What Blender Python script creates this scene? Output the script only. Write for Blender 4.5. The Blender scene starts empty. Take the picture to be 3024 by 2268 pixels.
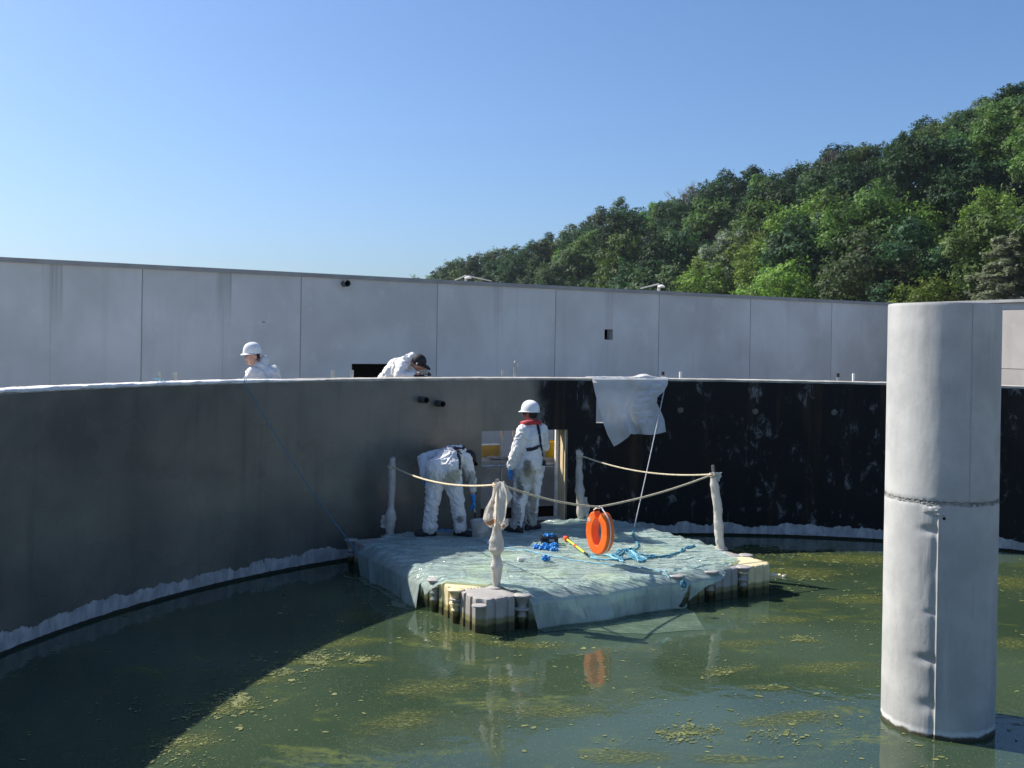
import bpy, bmesh, math, random
import numpy as np
from mathutils import Vector, Matrix, noise
from mathutils.bvhtree import BVHTree

random.seed(7); rng = np.random.default_rng(7)
scene = bpy.context.scene
COL = scene.collection
R_ = math.radians

# ------------------------------------------------------------------ camera geometry (fitted)
SC = 1.06
FPX, PITCH, ROLL, CY0 = 3016.82, -4.44496e-03, 1.57969e-02, 1030.381
CAMZ = 2.84737196 * SC
RIM = (2.84737196 - 0.497371958) * SC
TR = 8.16711014 * SC
TX, TY = 3.45586642 * SC, 7.33064621 * SC
DECK = 0.355
WALLT = 0.30

def ray(x, y):
    x = x - 1512.0; y = -(y - CY0)
    c, s = math.cos(ROLL), math.sin(ROLL)
    x, y = c * x - s * y, s * x + c * y
    cp, sp = math.cos(PITCH), math.sin(PITCH)
    return Vector((x, FPX * cp - y * sp, FPX * sp + y * cp))
def at_z(x, y, z):
    d = ray(x, y); return d * ((z - CAMZ) / d.z) + Vector((0, 0, CAMZ))
def at_y(x, y, Y):
    d = ray(x, y); return d * (Y / d.y) + Vector((0, 0, CAMZ))
def at_tank(x, y, r=None):
    r = r or TR
    d = ray(x, y)
    a = d.x ** 2 + d.y ** 2; b = -2 * (d.x * TX + d.y * TY); c = TX ** 2 + TY ** 2 - r * r
    return d * ((-b + math.sqrt(b * b - 4 * a * c)) / (2 * a)) + Vector((0, 0, CAMZ))
def tank_pt(th, r, z): return Vector((TX + r * math.sin(th), TY + r * math.cos(th), z))
def tank_th(p): return math.atan2(p.x - TX, p.y - TY)

# ------------------------------------------------------------------ mesh helpers
class MB:
    def __init__(s): s.v = []; s.f = []; s.uv = None
    def add(s, vs, fs):
        o = len(s.v); s.v.extend([tuple(v) for v in vs]); s.f.extend([tuple(i + o for i in f) for f in fs]); return s
    def box(s, c, size, M=None):
        x, y, z = [k / 2 for k in size]
        vs = [Vector((a, b, d)) for a in (-x, x) for b in (-y, y) for d in (-z, z)]
        if M is not None: vs = [M @ v for v in vs]
        vs = [v + Vector(c) for v in vs]
        return s.add(vs, [(0, 1, 3, 2), (4, 6, 7, 5), (0, 4, 5, 1), (2, 3, 7, 6), (0, 2, 6, 4), (1, 5, 7, 3)])
    def tube(s, pts, rad, n=8, caps=True, flat=1.0, up=None):
        pts = [Vector(p) for p in pts]; k = len(pts)
        if not hasattr(rad, '__len__'): rad = [rad] * k
        prev = None; vs = []
        for i, p in enumerate(pts):
            t = (pts[min(i + 1, k - 1)] - pts[max(i - 1, 0)])
            t = t.normalized() if t.length > 1e-9 else Vector((0, 0, 1))
            if prev is None:
                a = Vector(up) if up is not None else (Vector((0, 0, 1)) if abs(t.z) < .9 else Vector((1, 0, 0)))
            else: a = prev
            a = (a - t * a.dot(t))
            if a.length < 1e-6: a = t.orthogonal()
            a.normalize(); prev = a; b = t.cross(a)
            for j in range(n):
                w = 2 * math.pi * j / n
                vs.append(p + (a * math.cos(w) * flat + b * math.sin(w)) * rad[i])
        fs = [(i * n + j, i * n + (j + 1) % n, (i + 1) * n + (j + 1) % n, (i + 1) * n + j) for i in range(k - 1) for j in range(n)]
        if caps: fs += [tuple(range(n - 1, -1, -1)), tuple(range((k - 1) * n, k * n))]
        return s.add(vs, fs)
    def lathe(s, prof, n=24, c=(0, 0, 0), M=None, sx=1, sy=1):
        vs = []; k = len(prof)
        for (r, z) in prof:
            for j in range(n):
                w = 2 * math.pi * j / n
                v = Vector((r * math.cos(w) * sx, r * math.sin(w) * sy, z))
                if M is not None: v = M @ v
                vs.append(v + Vector(c))
        fs = [(i * n + j, i * n + (j + 1) % n, (i + 1) * n + (j + 1) % n, (i + 1) * n + j) for i in range(k - 1) for j in range(n)]
        if prof[0][0] > 1e-6: fs.append(tuple(range(n - 1, -1, -1)))
        if prof[-1][0] > 1e-6: fs.append(tuple(range((k - 1) * n, k * n)))
        return s.add(vs, fs)
    def grid(s, fn, nu, nv):
        vs = [fn(i / nu, j / nv) for j in range(nv + 1) for i in range(nu + 1)]
        fs = [(j * (nu + 1) + i, j * (nu + 1) + i + 1, (j + 1) * (nu + 1) + i + 1, (j + 1) * (nu + 1) + i) for j in range(nv) for i in range(nu)]
        return s.add(vs, fs)
    def ball(s, c, r, n=10, sc=(1, 1, 1), M=None):
        pr = [(r * math.sin(math.pi * i / n), -r * math.cos(math.pi * i / n)) for i in range(n + 1)]
        pr[0] = (1e-5, -r); pr[-1] = (1e-5, r)
        o = len(s.v); s.lathe(pr, 2 * n)
        for i in range(o, len(s.v)):
            v = Vector(s.v[i]); v = Vector((v.x * sc[0], v.y * sc[1], v.z * sc[2]))
            if M is not None: v = M @ v
            s.v[i] = tuple(v + Vector(c))
        return s
    def mesh(s, name, smooth=True, weld=False):
        me = bpy.data.meshes.new(name); me.from_pydata(s.v, [], s.f)
        if weld:
            bm = bmesh.new(); bm.from_mesh(me); bmesh.ops.remove_doubles(bm, verts=bm.verts, dist=1e-5)
            bmesh.ops.recalc_face_normals(bm, faces=bm.faces); bm.to_mesh(me); bm.free()
        if s.uv is not None:
            ul = me.uv_layers.new(name='UVMap'); co = np.array(s.uv, dtype=np.float32)
            li = np.zeros(len(me.loops), dtype=np.int32); me.loops.foreach_get('vertex_index', li)
            ul.data.foreach_set('uv', co[li].ravel())
        if smooth:
            me.polygons.foreach_set('use_smooth', [True] * len(me.polygons))
        me.update(); return me

ROOTM = {}
def link(name, me, m=None, parent=None, smooth_angle=None):
    o = bpy.data.objects.new(name, me); COL.objects.link(o)
    if m is not None and me is not None:
        me.materials.clear(); me.materials.append(m)
    if parent is not None:
        o.parent = parent
        if parent.name in ROOTM: o.matrix_parent_inverse = ROOTM[parent.name].inverted()
    if smooth_angle:
        try: me.set_sharp_from_angle(angle=R_(smooth_angle))
        except Exception: pass
    return o
def obj(name, mb, m, parent=None, smooth=True, weld=False, ang=40):
    return link(name, mb.mesh(name, smooth, weld), m, parent, ang if smooth else None)
def tag(o, label=None, cat=None, group=None, kind=None):
    if label: o['label'] = label
    if cat: o['category'] = cat
    if group: o['group'] = group
    if kind: o['kind'] = kind
    return o
def thing(name, loc, label, cat, group=None, rz=0):
    o = bpy.data.objects.new(name, None); COL.objects.link(o); o.empty_display_size = .2
    o.location = loc; o.rotation_euler = (0, 0, rz)
    ROOTM[o.name] = Matrix.Translation(Vector(loc)) @ Matrix.Rotation(rz, 4, 'Z')
    return tag(o, label, cat, group)
def copy_tree(o, parent=None):
    c = o.copy(); COL.objects.link(c)
    if parent is not None: c.parent = parent
    for ch in list(o.children): copy_tree(ch, c)
    return c
def fbm(x, y, z=0.0, o=4): return noise.fractal(Vector((x, y, z)), 1.0, 2.0, o)
def smooth01(x): x = max(0, min(1, x)); return x * x * (3 - 2 * x)

# grid slab with rectangular holes, mapped by fn(a, b, side) -> Vector ; side 0 front 1 back
def slab_holes(mb, A, B, holes, fn, ends=True, uvfn=None):
    A = sorted(set(list(A) + [h[0] for h in holes] + [h[1] for h in holes]))
    B = sorted(set(list(B) + [h[2] for h in holes] + [h[3] for h in holes]))
    na, nb = len(A), len(B); off = len(mb.v)
    vid = {}
    def vert(i, j, s):
        k = (i, j, s)
        if k not in vid:
            vid[k] = len(mb.v); mb.v.append(tuple(fn(A[i], B[j], s)))
            if uvfn is not None: mb.uv.append(uvfn(A[i], B[j]))
        return vid[k]
    def solid(i, j):
        if i < 0 or j < 0 or i >= na - 1 or j >= nb - 1: return None
        ca, cb = (A[i] + A[i + 1]) / 2, (B[j] + B[j + 1]) / 2
        return not any(h[0] < ca < h[1] and h[2] < cb < h[3] for h in holes)
    for i in range(na - 1):
        for j in range(nb - 1):
            if not solid(i, j): continue
            mb.f.append((vert(i, j, 0), vert(i + 1, j, 0), vert(i + 1, j + 1, 0), vert(i, j + 1, 0)))
            mb.f.append((vert(i, j, 1), vert(i, j + 1, 1), vert(i + 1, j + 1, 1), vert(i + 1, j, 1)))
            for (di, dj, e) in ((-1, 0, ((i, j + 1), (i, j))), (1, 0, ((i + 1, j), (i + 1, j + 1))), (0, -1, ((i, j), (i + 1, j))), (0, 1, ((i + 1, j + 1), (i, j + 1)))):
                n = solid(i + di, j + dj)
                if n is True or (n is None and not ends): continue
                (p, q) = e
                mb.f.append((vert(*q, 0), vert(*p, 0), vert(*p, 1), vert(*q, 1)))

# ------------------------------------------------------------------ material helpers
class NT:
    def __init__(s, name):
        s.m = bpy.data.materials.new(name); s.m.use_nodes = True; s.t = s.m.node_tree; s.t.nodes.clear()
        s.out = s.t.nodes.new('ShaderNodeOutputMaterial')
    def n(s, ty, **kw):
        nd = s.t.nodes.new('ShaderNode' + ty)
        for k, v in kw.items(): setattr(nd, k, v)
        return nd
    def set(s, sock, v):
        if isinstance(v, bpy.types.NodeSocket): s.t.links.new(v, sock)
        elif v is not None:
            if sock.type == 'RGBA' and hasattr(v, '__len__') and len(v) == 3: v = (*v, 1)
            sock.default_value = v
    def math(s, op, a, b=None, c=None, clamp=False):
        nd = s.n('Math', operation=op, use_clamp=clamp); s.set(nd.inputs[0], a)
        if b is not None: s.set(nd.inputs[1], b)
        if c is not None: s.set(nd.inputs[2], c)
        return nd.outputs[0]
    def mix(s, f, a, b, mode='MIX'):
        nd = s.n('Mix', data_type='RGBA', blend_type=mode); s.set(nd.inputs['Factor'], f)
        s.set(nd.inputs[6], a); s.set(nd.inputs[7], b); return nd.outputs[2]
    def mapr(s, v, a, b, c=0.0, d=1.0, smooth=True):
        nd = s.n('MapRange', interpolation_type='SMOOTHSTEP' if smooth else 'LINEAR'); s.set(nd.inputs[0], v)
        for i, q in enumerate((a, b, c, d)): s.set(nd.inputs[i + 1], q)
        return nd.outputs[0]
    def coord(s, which='Object'): return s.n('TexCoord').outputs[which]
    def scale(s, vec, sc, loc=(0, 0, 0)):
        nd = s.n('Mapping'); s.set(nd.inputs['Vector'], vec); nd.inputs['Scale'].default_value = sc; nd.inputs['Location'].default_value = loc
        return nd.outputs[0]
    def noise(s, vec, sc=5, det=4, rough=.55, dist=0.0, dim='3D'):
        nd = s.n('TexNoise', noise_dimensions=dim)
        s.set(nd.inputs['Vector'], vec); s.set(nd.inputs['Scale'], sc); s.set(nd.inputs['Detail'], det); s.set(nd.inputs['Roughness'], rough); s.set(nd.inputs['Distortion'], dist)
        return nd.outputs['Fac']
    def voro(s, vec, sc=5, feature='F1', rnd=1.0):
        nd = s.n('TexVoronoi', feature=feature); s.set(nd.inputs['Vector'], vec); s.set(nd.inputs['Scale'], sc); s.set(nd.inputs['Randomness'], rnd)
        return nd.outputs['Distance']
    def sep(s, vec):
        nd = s.n('SeparateXYZ'); s.set(nd.inputs[0], vec); return nd.outputs
    def bump(s, h, strength=.3, dist=.02, nrm=None):
        nd = s.n('Bump'); s.set(nd.inputs['Height'], h); nd.inputs['Strength'].default_value = strength; nd.inputs['Distance'].default_value = dist
        if nrm is not None: s.set(nd.inputs['Normal'], nrm)
        return nd.outputs[0]
    def pbr(s, col, rough=.6, nrm=None, metal=0.0, spec=.5, **kw):
        nd = s.n('BsdfPrincipled'); s.set(nd.inputs['Base Color'], col); s.set(nd.inputs['Roughness'], rough); s.set(nd.inputs['Metallic'], metal)
        s.set(nd.inputs['Specular IOR Level'], spec)
        if nrm is not None: s.set(nd.inputs['Normal'], nrm)
        for k, v in kw.items(): s.set(nd.inputs[k.replace('_', ' ')], v)
        return nd.outputs[0]
    def done(s, sh): s.t.links.new(sh, s.out.inputs['Surface']); return s.m

def simple(name, col, rough=.6, sc=8, var=.25, bump=.15, metal=0.0, dirt=None, spec=.5, bsc=None, bdist=.01):
    t = NT(name); c = t.coord()
    n1 = t.noise(c, sc, 5); n2 = t.noise(c, bsc or sc * 5, 4)
    lo = tuple(max(0, k * (1 - var)) for k in col); hi = tuple(min(1, k * (1 + var)) for k in col)
    cc = t.mix(t.mapr(n1, .3, .7), lo, hi)
    if dirt: cc = t.mix(t.math('MULTIPLY', t.mapr(t.noise(c, sc * 1.7, 6, .65), .52, .75), dirt[3]), cc, dirt[:3])
    return t.done(t.pbr(cc, t.mapr(n2, .2, .8, rough - .08, rough + .08), t.bump(n2, bump, bdist), metal, spec))
# ================================================================== light, sky, camera
SUN_AZ, SUN_EL = 66.0, 43.0
sdir = Vector((-math.sin(R_(SUN_AZ)) * math.cos(R_(SUN_EL)), math.cos(R_(SUN_AZ)) * math.cos(R_(SUN_EL)), math.sin(R_(SUN_EL))))
w = bpy.data.worlds.new('World'); scene.world = w; w.use_nodes = True
nt = w.node_tree; nt.nodes.clear()
sky = nt.nodes.new('ShaderNodeTexSky'); sky.sky_type = 'NISHITA'; sky.sun_disc = False
sky.sun_elevation = R_(SUN_EL); sky.sun_rotation = R_(-SUN_AZ); sky.altitude = 0; sky.air_density = 1.0; sky.dust_density = 1.6; sky.ozone_density = 8.0
bg = nt.nodes.new('ShaderNodeBackground'); bg.inputs['Strength'].default_value = 0.092
wo = nt.nodes.new('ShaderNodeOutputWorld'); tn = nt.nodes.new('ShaderNodeMix'); tn.data_type = 'RGBA'; tn.blend_type = 'MULTIPLY'; tn.inputs['Factor'].default_value = 1.0; tn.inputs[7].default_value = (.95, 1.0, 1.05, 1)
nt.links.new(sky.outputs[0], tn.inputs[6]); nt.links.new(tn.outputs[2], bg.inputs[0]); nt.links.new(bg.outputs[0], wo.inputs[0])
sl = bpy.data.lights.new('sun', 'SUN'); sl.energy = 5.0; sl.angle = R_(0.53); sl.color = (1.0, .93, .83)
so = bpy.data.objects.new('sun', sl); COL.objects.link(so)
so.rotation_euler = (-sdir).to_track_quat('-Z', 'Y').to_euler(); so.location = (0, 0, 60)
scene.view_settings.view_transform = 'Standard'; scene.view_settings.look = 'None'; scene.view_settings.exposure = 0.70
scene.render.engine = 'CYCLES'
scene.cycles.use_denoising = True
scene.cycles.max_bounces = 6; scene.cycles.transparent_max_bounces = 10; scene.cycles.diffuse_bounces = 3; scene.cycles.glossy_bounces = 3
scene.cycles.caustics_reflective = False; scene.cycles.caustics_refractive = False
scene.cycles.sample_clamp_indirect = 6

cam = bpy.data.cameras.new('camera'); co = bpy.data.objects.new('camera', cam); COL.objects.link(co)
cam.sensor_fit = 'HORIZONTAL'; cam.sensor_width = 36; cam.lens = 36 * FPX / 3024; cam.clip_end = 5000; cam.clip_start = .02
cam.shift_y = -(1134 - CY0) / 3024
fw = ray(1512, CY0).normalized(); rt = (ray(1513, CY0) - ray(1512, CY0)).normalized(); up = rt.cross(fw)
Mc = Matrix.Identity(4)
for i in range(3): Mc[i][0] = rt[i]; Mc[i][1] = up[i]; Mc[i][2] = -fw[i]
Mc.translation = Vector((0, 0, CAMZ)); co.matrix_world = Mc
scene.camera = co

# ================================================================== ground, water
t = NT('gravel_ground'); c = t.coord()
gc = t.mix(t.noise(c, .6, 6), (.26, .24, .21), (.44, .41, .36))
m_ground = t.done(t.pbr(gc, .9, t.bump(t.noise(c, 25, 3), .4, .03)))
mb = MB(); mb.add([(-1500, -400, -.35), (1500, -400, -.35), (1500, 2500, -.35), (-1500, 2500, -.35)], [(0, 1, 2, 3)])
tag(obj('ground', mb, m_ground, smooth=False), kind='structure')

t = NT('algae_water'); c = t.coord()
cs = t.scale(c, (1, 1.0, 1))
big = t.noise(cs, .33, 4, .5, .6); mid = t.noise(t.scale(c, (1.0, 2.0, 1)), .9, 6, .62, .8)
fine = t.noise(t.scale(c, (1, 1.6, 1)), 9, 5, .7, .5)
base = t.mix(t.mapr(big, .35, .65), (.027, .047, .025), (.040, .064, .036))
silt = t.mapr(t.noise(t.scale(c, (1, 1, 1), (5, 3, 0)), .22, 3, .5, .4), .50, .66)
base = t.mix(t.math('MULTIPLY', silt, .6), base, (.056, .088, .060))
mat_mask = t.math('MULTIPLY', t.mapr(mid, .53, .68), t.mapr(fine, .38, .62))
base = t.mix(t.math('MULTIPLY', mat_mask, .6), base, (.13, .15, .022))
vor = t.voro(t.scale(c, (1, 1.3, 1)), 38)
flk = t.math('MULTIPLY', t.mapr(vor, .16, .10), t.mapr(t.noise(c, 2.2, 4, .6), .5, .62))
base = t.mix(t.math('MULTIPLY', flk, .45), base, (.17, .19, .075))
sp = t.voro(t.scale(c, (1, 1.25, 1)), 40); spn = t.noise(c, 30, 2, .5)
spk = t.math('MULTIPLY', t.mapr(sp, .26, .14), t.mapr(t.math('ADD', spn, t.math('MULTIPLY', t.noise(c, .9, 4, .6), .5)), .66, .78))
base = t.mix(t.math('MULTIPLY', spk, .75), base, (.125, .145, .095))
rip = t.noise(t.scale(c, (1, 1, 1)), 3.0, 3, .5, .5)
rip2 = t.noise(c, 14, 2, .5)
h = t.math('ADD', rip, t.math('MULTIPLY', rip2, .12))
rough = t.math('ADD', t.math('MULTIPLY', mat_mask, .22), .05)
m_water = t.done(t.pbr(base, rough, t.bump(h, .11, .03), IOR=1.33))
mb = MB(); N = 96
mb.add([tank_pt(2 * math.pi * i / N, TR + .02, 0) for i in range(N)], [tuple(range(N - 1, -1, -1))])
tag(obj('water', mb, m_water, smooth=False), kind='structure')

# floating algae scraps: one uncountable mass
t = NT('algae_scum'); c = t.coord()
ac = t.mix(t.mapr(t.noise(c, 7, 4), .35, .65), (.075, .10, .026), (.19, .205, .075))
m_algae = t.done(t.pbr(ac, .6, t.bump(t.noise(c, 60, 3), .3, .004)))
mb = MB()
def scrap(x, y, r, z=.004, st=1.6):
    n = random.randint(5, 9); a0 = random.random() * 6.3; st = random.uniform(1.0, 2.1)
    ca, sa = math.cos(a0), math.sin(a0); pts = []
    for i in range(n):
        w_ = 2 * math.pi * i / n; q = r * random.uniform(.5, 1.15)
        px, py = q * math.cos(w_) * st, q * math.sin(w_)
        pts.append((x + ca * px - sa * py, y + sa * px + ca * py, z))
    mb.add(pts, [tuple(range(n))])
def inside_tank(x, y, mgn=.15): return (x - TX) ** 2 + (y - TY) ** 2 < (TR - mgn) ** 2
for k in range(26000):
    a = random.random() * 6.283; r = TR * math.sqrt(random.random()); x, y = TX + r * math.sin(a), TY + r * math.cos(a)
    if y < 4.5 or not inside_tank(x, y): continue
    d = fbm(x * .55, y * .8, 3.3) + .5 * fbm(x * 2.2, y * 2.9, 1.2)
    if random.random() > smooth01((d + .12) / .6) * .85 + .06: continue
    rr = min(.03, random.expovariate(1 / .0042)) + .0018
    scrap(x, y, rr)
# denser drifts: along the edge of the shade, behind the column, in front of the float
def drift(pts, width, n, big=.02):
    for k in range(n):
        f = random.random() * (len(pts) - 1); i = int(f); p = Vector(pts[i]).lerp(Vector(pts[i + 1]), f - i)
        q = random.gauss(0, 1)
        x, y = p.x + random.gauss(0, width), p.y + random.gauss(0, width)
        if not inside_tank(x, y): continue
        if fbm(x * 3.1, y * 3.1, 9.1, 4) < .02: continue
        scrap(x, y, min(.032, random.expovariate(1 / (big * .20))) + .0016, .0045 + random.random() * .003)
Z = lambda *pp: [at_z(x, y, 0) for x, y in pp]
drift(Z((500, 2240), (610, 2110), (720, 2040), (850, 1960), (960, 1930)), .16, 3740)
drift(Z((690, 2080), (830, 1990), (1000, 1945), (1150, 1955)), .07, 1144, .026)
drift(Z((1450, 1900), (1620, 1905)), .08, 264)
drift(Z((1800, 2230), (2100, 2150), (2250, 2165), (2420, 2130)), .16, 924)
drift(Z((1950, 2170), (2060, 2160)), .08, 198, .03)
drift(Z((2300, 1870), (2400, 1900)), .07, 242, .03)
drift(Z((2230, 2030), (2330, 2020)), .05, 132, .02)
drift(Z((2080, 2000), (2200, 1960)), .08, 242, .02)
drift(Z((2230, 1690), (2420, 1720), (2600, 1780)), .28, 924, .03)
drift(Z((2200, 1640), (2580, 1660)), .3, 924, .035)
drift(Z((2960, 1700), (3020, 1760)), .3, 440, .03)
# soft films of algae between the scraps
t = NT('algae_film'); c = t.coord(); uvq = t.sep(t.coord('UV'))
rad = t.math('SQRT', t.math('ADD', t.math('POWER', uvq[0], 2.0), t.math('POWER', uvq[1], 2.0)))
nz1 = t.noise(t.scale(c, (1, 1.6, 1)), 4.5, 6, .65, .6); nz2 = t.noise(t.scale(c, (1, 1.4, 1)), 26, 4, .65)
al = t.math('MULTIPLY', t.mapr(t.math('ADD', rad, t.math('MULTIPLY_ADD', nz1, 1.5, -.75)), .95, .25), t.mapr(nz2, .30, .68, .15, .62))
fc = t.mix(t.mapr(nz2, .45, .7), (.075, .095, .018), (.21, .225, .065))
p = t.pbr(fc, .45); tr = t.n('BsdfTransparent'); mx = t.n('MixShader'); t.set(mx.inputs[0], al); t.t.links.new(tr.outputs[0], mx.inputs[1]); t.t.links.new(p, mx.inputs[2]); m_film = t.done(mx.outputs[0])
mf = MB(); mf.uv = []
def film(px, py, rx, ry, rot=0.0):
    q = at_z(px, py, .0022 + .0001 * len(mf.f)); ca, sa = math.cos(rot), math.sin(rot); o_ = len(mf.v)
    for (a, b) in ((-1, -1), (1, -1), (1, 1), (-1, 1)):
        x, y = a * rx, b * ry; mf.v.append((q.x + ca * x - sa * y, q.y + sa * x + ca * y, q.z)); mf.uv.append((a, b))
    mf.f.append((o_, o_ + 1, o_ + 2, o_ + 3))
for a_ in ((560, 2190, .34, .30, .6), (660, 2090, .32, .22, .6), (770, 2010, .40, .18, .4), (900, 1955, .50, .16, .1), (1080, 1945, .45, .12, 0), (1010, 1900, .5, .2, .3), (1340, 1880, .7, .3, .2), (1560, 1905, .6, .16, 0), (1850, 2235, .45, .22, .1), (2050, 2160, .38, .12, 0), (2300, 2130, .6, .20, .2), (2390, 2110, .4, .15, .1),
           (2380, 1890, .34, .13, -.4), (2260, 2030, .34, .10, 0), (2150, 1980, .4, .14, .5), (2300, 1830, .5, .2, 0), (2350, 1690, 1.0, .5, .1), (2520, 1650, 1.2, .5, 0), (2250, 1660, .6, .3, 0), (2560, 1770, .8, .3, .1), (2990, 1720, .9, .6, 0), (2990, 1900, .5, .3, 0), (2450, 1970, .6, .25, .2), (1480, 2010, .5, .2, 0), (1280, 2030, .6, .3, .3), (2200, 1900, .5, .2, .2), (2150, 2240, .5, .12, 0), (1180, 2130, .5, .3, .5), (1640, 2100, .6, .2, 0)):
    film(*a_)
tag(obj('algae_film', mf, m_film, smooth=False), 'thin soft yellow green films of algae on the tank water', 'algae', kind='stuff')
tag(obj('floating_algae', mb, m_algae, smooth=False), 'yellow green scraps of algae drifting on the tank water', 'algae', kind='stuff')

# ================================================================== round tank wall
def coat():
    t = NT('tank_coating'); uvn = t.n('UVMap'); uv = uvn.outputs[0]
    s = t.sep(uv); u, v = s[0], s[1]
    uvs = lambda a, b: t.scale(uv, (a, b, 1))
    # fresh (left) and old (right) coating, ragged boundary
    nb = t.noise(uvs(1, 1), 1.3, 4, .55, .4)
    edge = t.math('ADD', u, t.math('MULTIPLY_ADD', nb, 1.3, -.65))
    old = t.mapr(edge, U_EDGE - .20, U_EDGE + .24)
    streak = t.noise(uvs(5, .35), 1.0, 6, .6)
    cloud = t.noise(uvs(1, 1), .8, 5, .6, .3)
    fresh = t.mix(t.mapr(cloud, .3, .7), (.102, .107, .092), (.190, .182, .146))
    fresh = t.mix(t.math('MULTIPLY', t.mapr(streak, .5, .75), .5), fresh, (.074, .076, .068))
    black = t.mix(t.mapr(cloud, .35, .7), (.0045, .0058, .0085), (.012, .0125, .013))
    black = t.mix(t.math('MULTIPLY', t.mapr(t.noise(uvs(3.5, .28), 1.0, 5, .6), .52, .72), .7), black, (.045, .031, .018))
    pat = t.math('MULTIPLY', t.mapr(t.noise(uvs(6, 3.2), 1.0, 9, .74, .5), .54, .64), t.mapr(t.noise(uvs(1.8, 1.3), 1.0, 3, .6), .44, .60))
    black = t.mix(t.math('MULTIPLY', pat, .7), black, (.20, .215, .225))
    scr = t.math('MULTIPLY', t.mapr(t.noise(uvs(26, 3.0), 1.0, 5, .7), .61, .68), t.mapr(t.noise(uvs(1.3, 1.0), 1.4, 3, .6), .5, .68))
    black = t.mix(t.math('MULTIPLY', scr, .6), black, (.26, .27, .28))
    col = t.mix(old, fresh, black)
    # ragged bare band at the foot
    rag = t.noise(uvs(1.5, 0.02), 1.0, 2, .5); rag2 = t.noise(uvs(22, .6), 1.0, 4, .7)
    rag3 = t.noise(uvs(9, .3), 1.0, 5, .6, .6)
    rag4 = t.noise(uvs(7, 10), 1.0, 7, .68, .5)
    hgt = t.math('ADD', t.math('MULTIPLY_ADD', rag, .30, .035), t.math('MULTIPLY_ADD', rag3, .12, -.06))
    hgt = t.math('ADD', hgt, t.math('MULTIPLY_ADD', rag4, .09, -.045))
    hgt = t.math('SUBTRACT', hgt, t.math('MULTIPLY', t.mapr(t.noise(uvs(19, .5), 1.0, 3), .63, .70), .10))
    bare = t.math('LESS_THAN', v, hgt)
    bs = t.noise(uvs(9, 3.5), 1.0, 6, .65)
    bcol = t.mix(t.mapr(bs, .38, .66), (.32, .32, .32), (.54, .535, .52))
    col = t.mix(bare, col, bcol)
    wet = t.math('LESS_THAN', v, t.math('MULTIPLY_ADD', t.noise(uvs(6, .1), 1.0, 3), .03, .018))
    col = t.mix(wet, col, (.014, .016, .008))
    rg = t.mix(old, t.mapr(t.noise(uvs(1, 1), .7, 3), .35, .65, .17, .36), t.mapr(cloud, .3, .7, .42, .62))
    rg = t.mix(bare, rg, (.8, .8, .8))
    bh = t.noise(uvs(18, 9), 1.0, 5, .6); bl = t.noise(uvs(2.2, 1.6), 1.0, 3, .5)
    nr = t.bump(t.math('ADD', bl, t.math('MULTIPLY', bh, .25)), .25, .02)
    return t.done(t.pbr(col, rg, nr, spec=t.mix(old, (.5, .5, .5), (.16, .16, .16))))
th0, th1 = R_(-128), R_(62)
U_EDGE = (R_(-22.3) - th0) * TR
m_coat = coat()
m_conc = simple('tank_concrete', (.40, .39, .37), .85, 3, .2, .25)
tank = thing('tank_wall', (TX, TY, 0), 'round concrete tank wall, dark coated inside with a bare ragged band at the water', 'tank wall')
wl, wr_ = tank_th(at_tank(1421, 1400)), tank_th(at_tank(1675, 1400))
WZ0, WZ1 = .30, 1.70
ol, or_ = tank_th(at_tank(1761, 1200)), tank_th(at_tank(1905, 1200))
OZ0, OZ1 = 1.79, 2.30
holes = [(wl, wr_, WZ0, WZ1), (ol, or_, OZ0, OZ1)]
A = list(np.linspace(th0, th1, 191)); 
A = [a for a in A if min(abs(a - h) for h in (wl, wr_, ol, or_)) > .004]
mbw = MB(); mbw.uv = []
slab_holes(mbw, A, [-.5, 0, RIM], holes, lambda a, b, s: tank_pt(a, TR + (WALLT if s else 0), b), True, lambda a, b: ((a - th0) * TR, b))
# split: inner skin carries the coating, the rest is bare concrete
fi, fo = [], []
for f in mbw.f:
    r = [math.hypot(mbw.v[i][0] - TX, mbw.v[i][1] - TY) for i in f]
    (fi if max(r) < TR + .01 else fo).append(f)
mi = MB(); mi.v = mbw.v; mi.uv = mbw.uv; mi.f = fi
mo = MB(); mo.v = mbw.v; mo.f = fo
obj('coated_face', mi, m_coat, tank)
obj('concrete_body', mo, m_conc, tank)
# coping: worn render along the rim, proud of the coated face
t = NT('coping_render'); c = t.coord()
cc = t.mix(t.mapr(t.noise(c, 3, 6, .65), .35, .65), (.26, .25, .225), (.48, .46, .41))
m_cop = t.done(t.pbr(cc, .85, t.bump(t.noise(c, 40, 4), .5, .01)))
mb = MB()
def cop(a_, b_):
    a = th0 + (th1 - th0) * a_; k = int(round(b_ * 5))
    rr = [(TR - .004, RIM - .02), (TR - .006, RIM + .012), (TR + .02, RIM + .02), (TR + .15, RIM + .022), (TR + WALLT, RIM + .02), (TR + WALLT + .006, RIM - .02)][k]
    n_ = .004 * fbm(a * 40, k, 1.0)
    return tank_pt(a, rr[0], rr[1] + n_)
mb.grid(cop, 300, 5); obj('coping', mb, m_cop, tank)
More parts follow.
